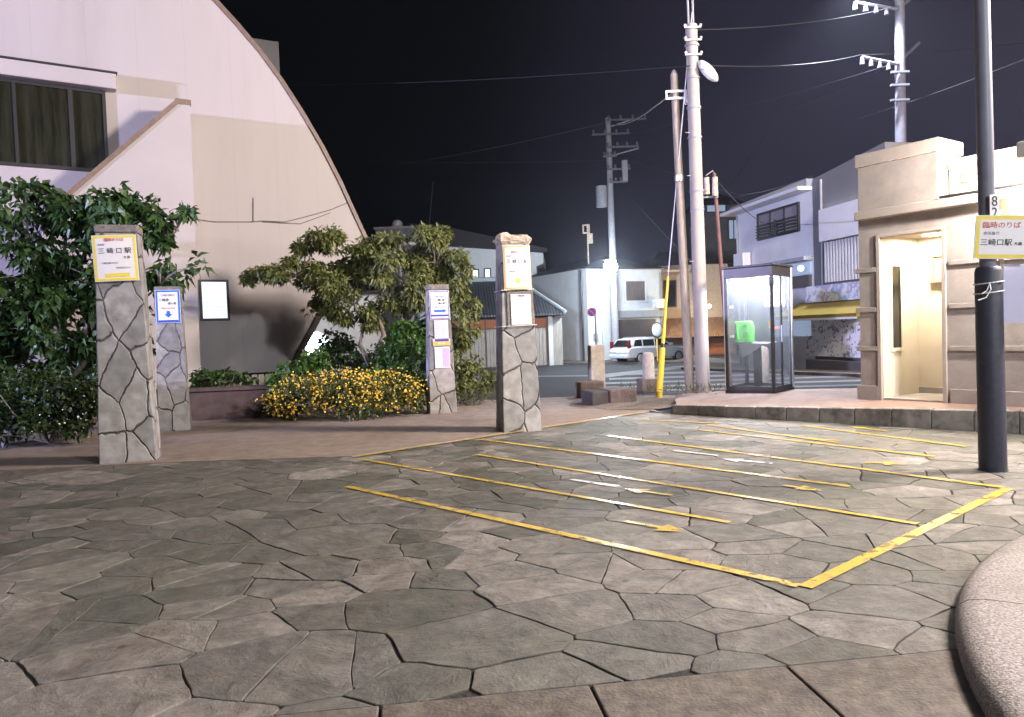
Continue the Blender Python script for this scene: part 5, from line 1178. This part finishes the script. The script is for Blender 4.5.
# H7 dim houses far behind
for (px0, px1, pyt, Y, wins, label) in ((697, 742, 206, 56, [((706, 213), (726, 201), 'win_dimblue'), ((728, 240), (739, 219), 'win_dimblue')], 'dim house with small bluish lit windows far behind the booth'),
                                  (728, 748, 214, 60, [], 'low dark house at the far end of the street')):
    q = at(px0, pyt, Y); q2 = at(px1, pyt, Y)
    hx = empty('far_house', label, 'house', (q.x, Y, 0)); w = q2.x - q.x
    bx('wall', M['house_dark'], hx, 0, w, 0, 6, zf, q.z); b = MB(); b.add([(-.4, -.4, q.z), (w + .4, -.4, q.z), (w + .4, 6.4, q.z), (-.4, 6.4, q.z), (w / 2, 1.5, q.z + 1.3), (w / 2, 4.5, q.z + 1.3)], [(0, 1, 4), (1, 2, 5, 4), (2, 3, 5), (3, 0, 4, 5), (0, 3, 2, 1)]); b.build('roof', M['roof_dark'], hx)
    for (p0, p1_, mt) in wins:
        a_, b_ = at(p0[0], p0[1], Y), at(p1_[0], p1_[1], Y); window(hx, a_.x - q.x, b_.x - q.x, a_.z, b_.z, 0, mt, 'dark_metal', .08, 1)

# ================================================================== FAR UTILITY POLES, LAMPS, SIGN
up0 = GT(616, 362.5); up1 = at(608, 118, up0.y)
U = empty('utility_pole', 'far slim utility pole crowded with crossarms and a transformer above the street light', 'utility pole', up0)
vv = Vector((up1.x - up0.x, 0, up1.z - up0.z)); AU = lambda py: Vector((at(610, py, up0.y).x * 0 + vv.x * ((at(610, py, up0.y).z - up0.z) / vv.z), 0, at(610, py, up0.y).z - up0.z))
MB().tube([(0, 0, 0), vv], [.24, .16], 12).build('shaft', M['pole_grey'], U, smooth=True)
for py, xl_, xr_ in ((121, -.1, 2.2), (135, -1.0, 1.2), (148, -.2, 1.7), (157, -.4, .4), (170, -.2, 1.2), (183, -.1, 1.0)):
    c = AU(py); b = MB(); b.box(c.x + xl_, c.x + xr_, -.25, -.17, c.z - .05, c.z + .05)
    for x_ in np.linspace(xl_ + .1, xr_ - .1, 4): b.tube([(c.x + x_, -.21, c.z + .05), (c.x + x_, -.21, c.z + .25)], [.05, .07], 6)
    b.build('crossarm', M['pole_far'], U)
c = AU(150); b = MB(); b.tube([c + Vector((1.7, -.2, 0)), AU(157) + Vector((0, -.2, 0))], .04, 6); b.tube([AU(121) + Vector((1.4, -.2, 0)), AU(128) + Vector((0, -.2, 0))], .04, 6); b.build('arm_brace', M['pole_grey'], U)
c = AU(172); bx('switch_box', M['pole_grey'], U, c.x + .7, c.x + 1.0, -.3, .0, c.z - .6, c.z + .6)
c = AU(197); MB().tube([(c.x - .55, -.2, c.z - .6), (c.x - .55, -.2, c.z + .6)], [.33, .33], 14).build('transformer', M['pole_grey'], U, smooth=True)
lc = at(610.5, 267, up0.y - 3.4)
SL = empty('street_light', 'glaring cool white street light on the far utility pole by the white house', 'street light', lc)
MB().ball((0, 0, 0), .36, .34, .34).build('lens', M['lamp_glare'], SL, smooth=True); MB().tube([(0, 0, .15), (0, .4, .45), (.05, 3.4, .7)], .05, 8).build('arm', M['lamp_grey'], SL); MB().ball((0, .05, .36), .30, .3, .08).build('hood', M['lamp_grey'], SL, smooth=True)
lamp_light('street_light_source', 'POINT', E_STREET, (.80, .90, 1.0), SL, (0, -.15, -.50), .12)
sp = GT(594, 384); sc2 = at(593.5, 312, sp.y)
sn = empty('round_road_sign', 'round blue and red road sign on a thin post near the square bollard', 'road sign', sp)
MB().tube([(.1, .05, -.05), (.1, .05, sc2.z - sp.z + .1)], .025, 8).build('post', M['pole_grey'], sn)
K = 24; rr_ = .125; zc = sc2.z - sp.z; disc = lambda r_: [(r_ * math.cos(2 * math.pi * k / K), zc + r_ * math.sin(2 * math.pi * k / K)) for k in range(K)]
MB().prism(disc(rr_), 0, .02).build('rim', M['ink_red'], sn); MB().prism(disc(rr_ * .84), -.008, -.001).build('face', M['ink_navy'], sn)
b = MB(); b.box(-rr_ * .84, rr_ * .84, -.016, -.010, -.014, .014, Matrix.Translation((0, 0, zc)) @ Matrix.Rotation(R(45), 4, 'Y')); b.build('slash', M['ink_red'], sn)
mp_ = at(657, 330, up0.y - 1.5)
mi = empty('traffic_mirror', 'round convex traffic mirror standing behind the parked white car', 'mirror', (mp_.x, mp_.y, zg(40) - .03)); zc = mp_.z - zg(40) + .03
MB().tube([(0, .05, 0), (0, .05, zc)], .05, 8).build('post', M['sign_orange'], mi); b = MB(); b.ball((0, 0, zc), .36, .1, .44, 18, 10); b.build('dark_rim', M['dark_metal'], mi, smooth=True); b = MB(); b.ball((0, -.06, zc), .30, .07, .38, 18, 10); b.build('mirror_face', M['ceramic'], mi, smooth=True)
an = at(588, 246, 46); an2 = at(588, 224, 46)
ab = empty('rooftop_antenna', 'small lit antenna box on a short mast left of the far utility pole', 'antenna', (an.x, 46, 4.9)); zt_ = an2.z - 4.9
MB().tube([(0, 0, -.2), (0, 0, zt_)], .05, 6).build('mast', M['cap_worn'], ab); frame_ring(-.32, .12, zt_ - .6, zt_ - .05, .08, -.2, -.1).build('box_frame', M['cap_worn'], ab); bx('coupler', M['cap_worn'], ab, .05, .3, -.1, .1, zt_ - 1.2, zt_ - .6)

# utility pole behind the station building
U2Y = 23.0; q0 = at(899, 136, U2Y); q1 = at(899, -70, U2Y)
V = empty('utility_pole', 'tall grey utility pole with wide crossarms rising behind the station building', 'utility pole', (q0.x, U2Y, zg(U2Y) - .03))
MB().tube([(0, 0, 0), (q1.x - q0.x, 0, q1.z)], [.2, .13], 14).build('shaft', M['pole_far'], V, smooth=True)
for (pa, pb_) in (((862, 57), (919, 52)), ((855, 2), (925, -8))):
    c = [at(*pa, U2Y - .2), at(*pb_, U2Y + .6)]; xm = q0.x
    o0 = Vector((q0.x, U2Y, zg(U2Y) - .03)); midp = at(897, pa[1] + 7, U2Y - .14)
    b = MB(); b.tube([c[0] - o0, midp - o0], .05, 6); b.tube([midp - o0, at(pb_[0], pa[1] - 14, U2Y + 1.2) - o0], .05, 6)
    for t in (0, .25, .5, .75): p_ = c[0] + (midp - c[0]) * t - o0; b.tube([p_, p_ - Vector((0, 0, .22))], [.05, .07], 6)
    b.build('crossarm', M['pole_far'], V)
b = MB()
for py in (72, 85, 100): c = at(899, py, U2Y - .2) - Vector((q0.x, U2Y, zg(U2Y) - .03)); b.box(c.x - .25, c.x + .3, -.25, -.15, c.z - .03, c.z + .03)
b.build('step_bracket', M['pole_far'], V)
# street lamp of the street to the right, on that pole above the view
tl_ = Vector((q0.x - 1.6, U2Y - 1.0, 11.9))
TL = empty('street_light', 'cool street light high on the pole behind the station building', 'street light', tl_); MB().ball((0, 0, 0), .3, .2, .1).build('lens', M['lamp_cool'], TL); MB().tube([(.2, 0, .08), (1.6, 1.0, .3)], .04, 6).build('arm', M['lamp_grey'], TL); lamp_light('town_light', 'SPOT', E_TOWN, (.80, .87, 1.0), TL, (0, 0, -.25), .25, spot_size=R(112), spot_blend=.4)

# ================================================================== PARKED CARS
def car(name, label, loc, rz, van=False):
    t = empty(name, label, 'car', loc, rz, 'parked white cars')
    # side profile in x (rear -2.3 .. front 2.3) and z
    if not van:
        low = [(-2.28, .35), (2.22, .32), (2.32, .5), (2.28, .68), (1.95, .82), (1.2, .93), (.9, .95), (-1.9, .98), (-2.22, .92), (-2.33, .7)]
        roof = [(-2.15, .95), (1.15, .95), (.35, 1.38), (-.3, 1.47), (-1.4, 1.46), (-1.85, 1.38)]
    else:
        low = [(-1.7, .3), (1.65, .3), (1.72, .5), (1.7, .8), (1.45, 1.0), (-1.68, 1.02), (-1.72, .6)]
        roof = [(-1.66, 1.0), (1.5, 1.0), (.95, 1.75), (.4, 1.86), (-1.4, 1.86), (-1.6, 1.78)]
    hw = .86 if not van else .74
    MB().prism(low, -hw, hw).build('body', M['car_paint'], t, bevel=.07)
    # tapered cabin
    n = len(roof); vs = [(x, -(hw - .04 - .2 * max(0, z - .95)), z) for x, z in roof] + [(x, (hw - .04 - .2 * max(0, z - .95)), z) for x, z in roof]
    b = MB(); b.add(vs, [tuple(range(n)), tuple(range(2 * n - 1, n - 1, -1))] + [(i, i + n, (i + 1) % n + n, (i + 1) % n) for i in range(n)]); b.build('cabin', M['car_paint'], t, bevel=.05)
    zb_, zt_ = (1.0, 1.36) if not van else (1.08, 1.66)
    spans = ((-1.88, -1.25, -1.7), (-1.17, -.35, -1.17), (-.27, .78, -.27)) if not van else ((-1.5, -.6, -1.46), (-.5, .45, -.5), (.52, 1.2, .52))
    for (xa, xb, xt) in spans:
        for s in (-1, 1):
            yb, yt = hw - .04 - .2 * (zb_ - .95) + .006, hw - .04 - .2 * (zt_ - .95) + .006
            xe = xb - (.55 if xb > .7 and not van else (.45 if xb > 1 else 0))
            b = MB(); b.add([(xa, s * yb, zb_), (xb, s * yb, zb_), (xe, s * yt, zt_), (xt, s * yt, zt_), (xa, s * (yb - .02), zb_), (xb, s * (yb - .02), zb_), (xe, s * (yt - .02), zt_), (xt, s * (yt - .02), zt_)], [(0, 1, 2, 3), (4, 7, 6, 5), (0, 4, 5, 1), (1, 5, 6, 2), (2, 6, 7, 3), (3, 7, 4, 0)]); b.build('side_window', M['dark_glass'], t)
    xr_ = (-2.165, -1.89) if not van else (-1.672, -1.61)
    z0_, z1__ = (1.0, 1.36) if not van else (1.08, 1.7)
    b = MB(); w_ = hw - .18; b.add([(xr_[0], -w_, z0_), (xr_[0], w_, z0_), (xr_[1], w_ - .08, z1__), (xr_[1], -w_ + .08, z1__), (xr_[0] + .03, -w_, z0_), (xr_[0] + .03, w_, z0_), (xr_[1] + .03, w_ - .08, z1__), (xr_[1] + .03, -w_ + .08, z1__)], [(0, 1, 2, 3), (4, 7, 6, 5), (0, 4, 5, 1), (2, 6, 7, 3), (1, 5, 6, 2), (0, 3, 7, 4)]); b.build('rear_window', M['dark_glass'], t)
    for s in (-1, 1):
        xr0 = low[-1][0] if not van else -1.72
        b = MB(); b.box(xr0 + .1, xr0 + (.26 if not van else .14), s * (hw - .1) - .07, s * (hw - .1) + .105, .82, 1.28 if not van else 1.05); b.build('taillight', M['tail_red'], t, bevel=.02)
        b = MB(); xf = (2.1 if not van else 1.55); b.box(xf, xf + .14, s * (hw - .2) - .14, s * (hw - .2) + .14, .66, .78); b.build('headlight', M['ceramic'], t, bevel=.03)
        bx('mirror', M['car_paint'], t, .78, .9, s * (hw + .09) - .07, s * (hw + .09) + .07, .98, 1.12, bevel=.02)
        for x_ in ((-1.42, 1.45) if not van else (-1.1, 1.15)):
            r_ = .32 if not van else .28
            tyre = MB().tube([(x_, s * (hw - .19), r_), (x_, s * (hw + .012), r_)], [r_, r_], 22).build('wheel', M['rubber'], t); MB().tube([(x_, s * (hw + .0125), r_), (x_, s * (hw + .03), r_)], [r_ * .68, r_ * .62], 18).build('rim', M['alu'], tyre)
    x_ = low[-1][0] - .01 if not van else -1.73; bx('number_plate', M['paper'], t, x_ - .012, x_, -.17, .17, .62, .78)
    bx('rear_bumper', M['car_paint'], t, x_ - .05, x_ + .1, -hw + .05, hw - .05, .34, .56, bevel=.04)
    for s in (-.5, .5): MB().tube([(-1.5, s * 1.1, 1.5 if not van else 1.9), (.2, s * 1.1, 1.5 if not van else 1.9)], .02, 6).build('roof_rail', M['alu'], t)
    return t
cp_ = GT(648, 360); car('parked_car', 'white estate car with red tail lamp parked across the road by the garage shutter', (at(648, 360, 43.6).x, 43.0, -.68), R(31))
vp = at(297, 345, 23.2); car('parked_van', 'small white van half hidden behind the flower bed and middle tree', (vp.x, 23.2, zg(22) - .03), R(80), True)

# ================================================================== WIRES
def wire(pts, r_, label):
    pts = [Vector(p) for p in pts]; out = []
    for i in range(len(pts) - 1):
        a, c = pts[i], pts[i + 1]; sag = (c - a).length * .012
        for k in range(12): t = k / 12; out.append(a.lerp(c, t) - Vector((0, 0, 4 * sag * t * (1 - t))))
    out.append(pts[-1]); o = MB().tube(out, r_, 5).build('overhead_wire', M['cable']); tag(o, label, 'wire', 'overhead wires')
wire([at(150, 78, 30), at(690, 66, 13.6)], .010, 'long nearly level wire crossing the black sky to the thick concrete pole')
wire([at(395, 165, 46), at(608, 122, 44), at(675, 90, p2.y)], .02, 'wire rising from the dark left over the far pole to the slim wooden pole')
wire([at(322, 158, 50), at(608, 160, 44)], .015, 'faint wire running level to the far utility pole at mid height')
wire([at(608, 172, 44), at(690, 260, 40)], .02, 'slack wire dropping from the far utility pole towards the warm house')
wire([at(700, 65, p1.y), at(860, 55, 23), at(1100, 30, 30)], .012, 'wire leaving the thick concrete pole to the right towards the tall grey pole')
wire([at(860, 118, 26), at(1060, 45, 20)], .014, 'wire slanting up to the right above the station building')
wire([at(715, 178, 15.2), at(770, 225, 30)], .012, 'thin wire from the red pole down to the balcony house')
wire([at(690, 30, p1.y), at(900, 5, 23)], .012, 'uppermost wire from the concrete pole to the top crossarm of the grey pole')
wire([at(899, 60, 23), at(780, 110, 40), at(720, 200, 56)], .014, 'wire sagging from the lower crossarm of the grey pole to the dim houses')
wire([at(609, 135, 44), at(690, 118, 30), at(899, 62, 23)], .012, 'thin wire from the far utility pole across to the grey pole behind the station building')
wire([at(609, 148, 44), at(740, 195, 34), at(812, 176, 25)], .012, 'thin wire from the far utility pole down to the roof of the grey shop')
wire([at(430, 228, 52), at(545, 250, 52)], .03, 'short wire along the dark roof edge of the white back building')
o = MB().tube([at(428, 238, 47), at(433, 182, 47)], .03, 5).build('antenna_mast', M['cable']); tag(o, 'thin dark antenna mast standing behind the crown of the middle tree', 'antenna')

# ================================================================== PLANTS
def leaf_mesh(name, clumps, n, ln, wd, seed, droop=.3, shell=.55, fold=.25):
    """many separate leaves; clumps = (cx,cy,cz,rx,ry,rz,weight)"""
    rg = np.random.default_rng(seed); cl = np.array(clumps, float); w = cl[:, 6] / cl[:, 6].sum(); idx = rg.choice(len(cl), n, p=w)
    d = rg.normal(size=(n, 3)); d /= np.linalg.norm(d, axis=1)[:, None]; rad = shell + (1 - shell) * rg.random(n) ** .6
    rad *= 1 + .22 * rg.normal(size=n) * (rg.random(n) < .5)
    c = cl[idx, :3] + d * cl[idx, 3:6] * rad[:, None]
    ax = d * .7 + rg.normal(size=(n, 3)) * .7; ax[:, 2] -= droop + .3 * rg.random(n); ax /= np.linalg.norm(ax, axis=1)[:, None]
    nr = rg.normal(size=(n, 3)) * .8 + d * .5 + np.array([0, 0, .7]); sd_ = np.cross(ax, nr); sd_ /= np.linalg.norm(sd_, axis=1)[:, None] + 1e-9; nn_ = np.cross(sd_, ax)
    L_ = ln * (.6 + .8 * rg.random(n))[:, None]; W_ = wd * (.7 + .6 * rg.random(n))[:, None]
    b0 = c; m1 = c + ax * L_ * .45 + nn_ * L_ * .06; tip = c + ax * L_ - np.array([0, 0, 1]) * L_ * .15
    l_ = c + ax * L_ * .42 + sd_ * W_ + nn_ * W_ * fold; r_ = c + ax * L_ * .42 - sd_ * W_ + nn_ * W_ * fold
    V_ = np.stack([b0, l_, tip, r_, m1], 1).reshape(-1, 3); base = np.arange(n) * 5
    F_ = np.concatenate([np.stack([base, base + 4, base + 1], 1), np.stack([base + 4, base + 2, base + 1], 1), np.stack([base, base + 3, base + 4], 1), np.stack([base + 4, base + 3, base + 2], 1)])
    me = bpy.data.meshes.new(name); me.from_pydata(V_.tolist(), [], F_.tolist())
    ct = rg.random(len(cl)); tn = np.clip(.25 + .3 * ct[idx] + .45 * rg.random(n) ** 1.5 - .05, 0, 1); a = me.attributes.new('tone', 'FLOAT', 'FACE'); a.data.foreach_set('value', np.tile(tn, 4).astype(np.float32))
    return me
def clumps_px(lst, o):
    """(px,py,depth,radius_x_px,radius_z_px,weight) -> local clumps"""
    out = []
    for (px, py, Y, rx, rz, w) in lst:
        p = at(px, py, Y); s = Y / FPX; out.append((p.x - o[0], p.y - o[1], p.z - o[2], rx * s, (rx + rz) * .5 * s, rz * s, w))
    return out
def plant(name, label, cat, o, clumps, n, ln, wd, seed, lm, trunk=None, group='shrubs and trees by the bus stop', tuft=(.28, .52), **kw):
    t = empty(name, label, cat, o, 0, group); cs = clumps_px(clumps, o); rg = random.Random(seed); fine = []
    for c in cs:                      # break each mass into uneven tufts so that gaps stay open between them
        k = max(2, int(4 + 7 * min(1.0, c[3] / .7)))
        for _ in range(k):
            d = Vector((rg.gauss(0, 1), rg.gauss(0, 1), rg.gauss(0, 1))).normalized() * rg.uniform(.35, 1.0); f = rg.uniform(*tuft)
            fine.append((c[0] + d.x * c[3], c[1] + d.y * c[4], c[2] + d.z * c[5], c[3] * f, c[4] * f, c[5] * f, c[6] / k * rg.uniform(.5, 1.6)))
    link('crown' if trunk else 'foliage', leaf_mesh('foliage', fine, n, ln, wd, seed, **kw), M[lm], t)
    if trunk:
        b = MB()
        for (pts, rad) in trunk:
            P3 = [at(*p) - Vector(o) for p in pts]; b.tube(P3, rad, 9)
        b.build('trunk', M['bark'], t, smooth=True)
    b = MB()
    base = Vector((0, 0, .05)); stems = [base]
    if trunk:
        stems = []
        for (pts, rad) in trunk:
            P3 = [at(*p) - Vector(o) for p in pts]
            for i in range(len(P3) - 1): stems += [P3[i].lerp(P3[i + 1], q / 4) for q in range(1, 5)]
    for c in cs:                          # twigs spring from the nearest limb
        c3 = Vector(c[:3])
        for k in range(2 if trunk else 3):
            e = c3 + Vector((rg.uniform(-1, 1) * c[3] * .8, rg.uniform(-1, 1) * c[4] * .8, rg.uniform(-.6, .9) * c[5]))
            st = min(stems, key=lambda q: (q - e).length + (.6 if q.z > e.z else 0)); mid = st.lerp(e, .5) + Vector((rg.uniform(-.12, .12), rg.uniform(-.12, .12), rg.uniform(.02, .18)))
            b.tube([st, st.lerp(mid, .5) + Vector((0, 0, .03)), mid, e], [.018 if trunk else .012, .013, .009, .004], 5)
    b.build('branch', M['bark'], t)
    return t
# left broadleaf tree
o = Vector((at(60, 430, 12.6).x, 12.6, 0))
plant('broadleaf_tree', 'dark broadleaf tree with large drooping leaves at the left edge against the white wall', 'tree', o,
      [(30, 230, 12.6, 52, 42, 2.2), (85, 235, 12.4, 40, 36, 1.3), (5, 300, 12.5, 45, 55, 2.2), (60, 320, 12.6, 45, 50, 2.2), (140, 225, 12.3, 34, 34, 1.0), (172, 228, 12.2, 20, 24, .3), (145, 285, 12.3, 30, 30, .9), (172, 280, 12.2, 16, 20, .3), (20, 375, 12.4, 50, 45, 2.2), (75, 385, 12.5, 35, 40, 1.6), (60, 192, 12.6, 30, 14, .35), (20, 190, 12.6, 26, 14, .4), (115, 210, 12.4, 30, 24, .6), (-40, 300, 12.6, 50, 120, 3.0), (110, 330, 12.7, 36, 40, .9), (45, 265, 12.9, 42, 36, 1.6), (95, 270, 12.7, 34, 34, 1.2), (30, 335, 12.9, 46, 40, 1.6), (100, 360, 12.8, 34, 36, 1.1), (188, 214, 12.2, 8, 9, .08), (196, 262, 12.2, 9, 10, .08)],
      12500, .175, .047, 11, 'leaf_dark', [([(60, 432, 12.6), (62, 380, 12.6), (55, 320, 12.6)], [.13, .10, .07]), ([(62, 380, 12.6), (95, 310, 12.5), (140, 250, 12.3), (176, 232, 12.2)], [.07, .05, .03, .01]), ([(58, 350, 12.6), (30, 270, 12.6), (25, 210, 12.6)], [.07, .05, .02]), ([(70, 380, 12.5), (120, 320, 12.3), (160, 285, 12.2)], [.05, .03, .015])], droop=.6, tuft=(.2, .36))
# low shrub with white flowers below it
o = Vector((at(50, 440, 10.4).x, 10.4, 0))
t = plant('flowering_shrub', 'low dark shrub dotted with tiny white flowers left of the tall yellow noticed pillar', 'shrub', o, [(15, 410, 10.4, 45, 32, 1.5), (60, 412, 10.4, 40, 28, 1.4), (90, 408, 10.6, 25, 28, .9), (-40, 405, 10.4, 40, 36, 1.3), (40, 390, 10.9, 50, 28, 1.4), (40, 410, 10.7, 70, 26, 1.8)], 7000, .085, .026, 21, 'leaf_shade', droop=.1)
me = leaf_mesh('blossoms', clumps_px([(75, 408, 10.3, 26, 18, 1.0), (40, 415, 10.3, 30, 20, .3)], o), 60, .026, .013, 22, shell=.9); fo = link('blossoms', me, M['blossom_white'], t); fo['kind'] = 'stuff'
# middle tree
o = Vector((at(372, 400, 14.6).x, 14.6, 0))
plant('spreading_tree', 'spreading olive green tree with long narrow leaves behind the yellow flower bed', 'tree', o,
      [(345, 258, 14.6, 36, 26, 1.4), (385, 265, 14.4, 34, 28, 1.4), (428, 250, 14.6, 30, 26, 1.3), (440, 285, 14.5, 32, 34, 1.5), (405, 294, 14.4, 28, 20, .9), (457, 264, 14.6, 13, 16, .4), (300, 275, 14.5, 28, 18, .8), (268, 274, 14.4, 22, 11, .4), (325, 295, 14.5, 26, 20, .6), (470, 310, 14.7, 16, 22, .4), (310, 245, 14.7, 20, 16, .5), (455, 335, 14.7, 18, 26, .5), (338, 312, 14.5, 18, 13, .3), (372, 312, 14.7, 22, 16, .45), (432, 232, 14.6, 16, 10, .35), (380, 238, 14.6, 26, 10, .3), (350, 285, 14.2, 30, 20, .7), (250, 276, 14.4, 9, 6, .1)],
      20000, .115, .024, 31, 'leaf_olive', [([(372, 402, 14.6), (371, 372, 14.6), (377, 352, 14.6)], [.11, .085, .07]), ([(377, 352, 14.6), (384, 335, 14.6), (378, 315, 14.5), (385, 280, 14.5)], [.065, .05, .04, .02]), ([(371, 368, 14.6), (360, 345, 14.6), (364, 325, 14.6), (345, 285, 14.5), (290, 275, 14.5)], [.055, .045, .035, .025, .01]), ([(378, 372, 14.5), (392, 350, 14.4), (410, 325, 14.5), (435, 270, 14.6)], [.035, .03, .03, .012])], droop=.45, tuft=(.24, .42))
# bushes
def bush(label, oy, cl, n, ln, wd, seed, lm, name='garden_bush'):
    px = cl[0][0]; Y = cl[0][2]; o = Vector((at(px, oy, Y).x, Y, 0)); return plant(name, label, 'bush', o, cl, n, ln, wd, seed, lm, droop=.2)
bush('dark rounded bush in the gap under the middle tree trunk', 420, [(355, 372, 15.4, 38, 30, 1.8), (322, 390, 14.3, 28, 18, .8), (385, 380, 15.4, 30, 28, 1.1), (335, 352, 15.6, 18, 16, .4)], 3600, .12, .04, 41, 'leaf_dark')
bush('bright green leafy bush rising between the van and the yellow flowers', 420, [(300, 372, 13.4, 26, 22, 1.0), (285, 390, 13.2, 22, 20, .8), (318, 358, 13.6, 16, 12, .4)], 1300, .11, .036, 42, 'leaf_bright')
bush('dense green bush left of the short pillar with four papers', 418, [(408, 350, 14.0, 26, 30, 1.2), (400, 375, 13.6, 30, 24, 1.1), (420, 385, 13.5, 16, 20, .5)], 2300, .10, .036, 43, 'leaf_bright')
bush('scrubby olive bush between the short pillar and the middle pillar', 405, [(472, 372, 14.8, 18, 20, 1.0), (484, 380, 14.6, 14, 14, .6), (463, 385, 14.4, 12, 12, .5)], 1500, .10, .022, 44, 'leaf_olive')
bush('small dark bush growing along the top of the brown planter wall', 390, [(215, 377, 14.0, 20, 9, 1.0), (240, 378, 14.0, 14, 7, .4), (196, 380, 13.9, 12, 10, .4)], 800, .09, .03, 45, 'leaf_dark')
# yellow flower bed
o = Vector((at(345, 420, 12.7).x, 12.7, 0))
fcl = [(300, 398, 12.6, 30, 19, 1.2), (345, 394, 12.5, 36, 22, 1.6), (388, 394, 12.6, 32, 20, 1.3), (415, 397, 12.9, 18, 20, .6), (278, 405, 12.6, 16, 14, .5), (350, 385, 13.2, 60, 18, 1.0)]
t = plant('flower_shrub', 'wide low shrub covered in orange yellow flowers at the foot of the middle tree', 'flower bed', o, fcl, 4600, .08, .02, 51, 'leaf_flower', droop=-.1)
me = leaf_mesh('blossoms', clumps_px([(300, 396, 12.5, 30, 19, 1.1), (345, 391, 12.4, 36, 21, 1.7), (388, 391, 12.5, 32, 20, 1.3), (278, 403, 12.5, 16, 13, .4), (345, 384, 13.0, 56, 15, .8), (412, 392, 12.8, 12, 14, .25)], o), 2000, .036, .021, 52, droop=-.8, shell=.85); fo = link('blossoms', me, M['blossom'], t); fo['kind'] = 'stuff'
# tufts of grass at the edges
cl = [(470, 398, 14.2, 26, 5, 1.0), (485, 392, 14.8, 14, 6, .5), (690, 391, 13.6, 40, 2, .3), (640, 391, 14.2, 30, 2, .3)]
og = Vector((0, 0, 0)); me = leaf_mesh('grass', [c for c in clumps_px(cl, og)], 700, .16, .008, 61, droop=-1.1); g_ = link('grass', me, M['grass']); g_['kind'] = 'stuff'

# ================================================================== LAMPS THAT LIGHT THE SQUARE (lamp standards outside the view, the last an added fill)
def standard(name, label, loc, h, mt, energy, col, head_dir, spot=None, size=.25):
    t = empty(name, label, 'street light', (loc[0], loc[1], 0)); d = Vector((head_dir[0], head_dir[1], 0)).normalized()
    MB().tube([(0, 0, -.05), (0, 0, h * .5), (0, 0, h)], [.09, .075, .055], 14).build('pole', M['pole_grey'], t, smooth=True)
    MB().tube([(0, 0, h), d * .7 + Vector((0, 0, h + .18))], .035, 8).build('arm', M['pole_grey'], t)
    hp = d * .9 + Vector((0, 0, h + .16)); MB().ball(hp, .26, .26, .09).build('housing', M['lamp_grey'], t, smooth=True); lp_ = hp - Vector((0, 0, .07)); MB().ball(lp_, .18, .18, .05).build('lens', M[mt], t, smooth=True)
    l = lamp_light(name + '_source', 'SPOT' if spot else 'POINT', energy, col, t, lp_ - Vector((0, 0, .12)), size)
    if spot:
        l.data.spot_size = spot[1]; l.data.spot_blend = .5; dv = Vector(spot[0]) - (Vector((loc[0], loc[1], 0)) + lp_); l.rotation_euler = dv.to_track_quat('-Z', 'Y').to_euler()
    return t
standard('square_lamp', 'tall warm lamp standard to the right of the station square', (11.6, 6.9), 7.6, 'lamp_warm', E_KEY, (1.0, .85, .755), (-1, .2), size=1.1)
standard('flood_lamp', 'cool flood lamp standard left of the curved white building', (-25.2, -2.6), 6.1, 'lamp_cool', E_COOL, (.58, .58, 1.0), (.9, .6), ((-6.0, 16.0, 7.0), R(44)))
standard('rear_fill_lamp', 'added neutral fill lamp on a post behind the viewer', (7.5, -3.5), 6.6, 'lamp_warm', E_REAR, NEUTRAL, (-.4, 1), size=.5)  # unseen fill lamp added to brighten pillar fronts and foreground

# ================================================================== HAZE VOLUME added for glow round the lamps, in place of lens flare
hz = bpy.data.materials.new('flare_haze'); hz.use_nodes = True
hz.node_tree.nodes.clear(); ho = hz.node_tree.nodes.new('ShaderNodeOutputMaterial'); hv = hz.node_tree.nodes.new('ShaderNodeVolumePrincipled')
hv.inputs['Color'].default_value = (.78, .82, 1.0, 1); hv.inputs['Density'].default_value = 0.00085; hv.inputs['Anisotropy'].default_value = 0.8
hz.node_tree.links.new(hv.outputs[0], ho.inputs['Volume'])
o = bx('flare_haze', hz, None, -102, 102, -62, 122, -1.9, 24); o['kind'] = 'stuff'
scene.cycles.volume_bounces = 0
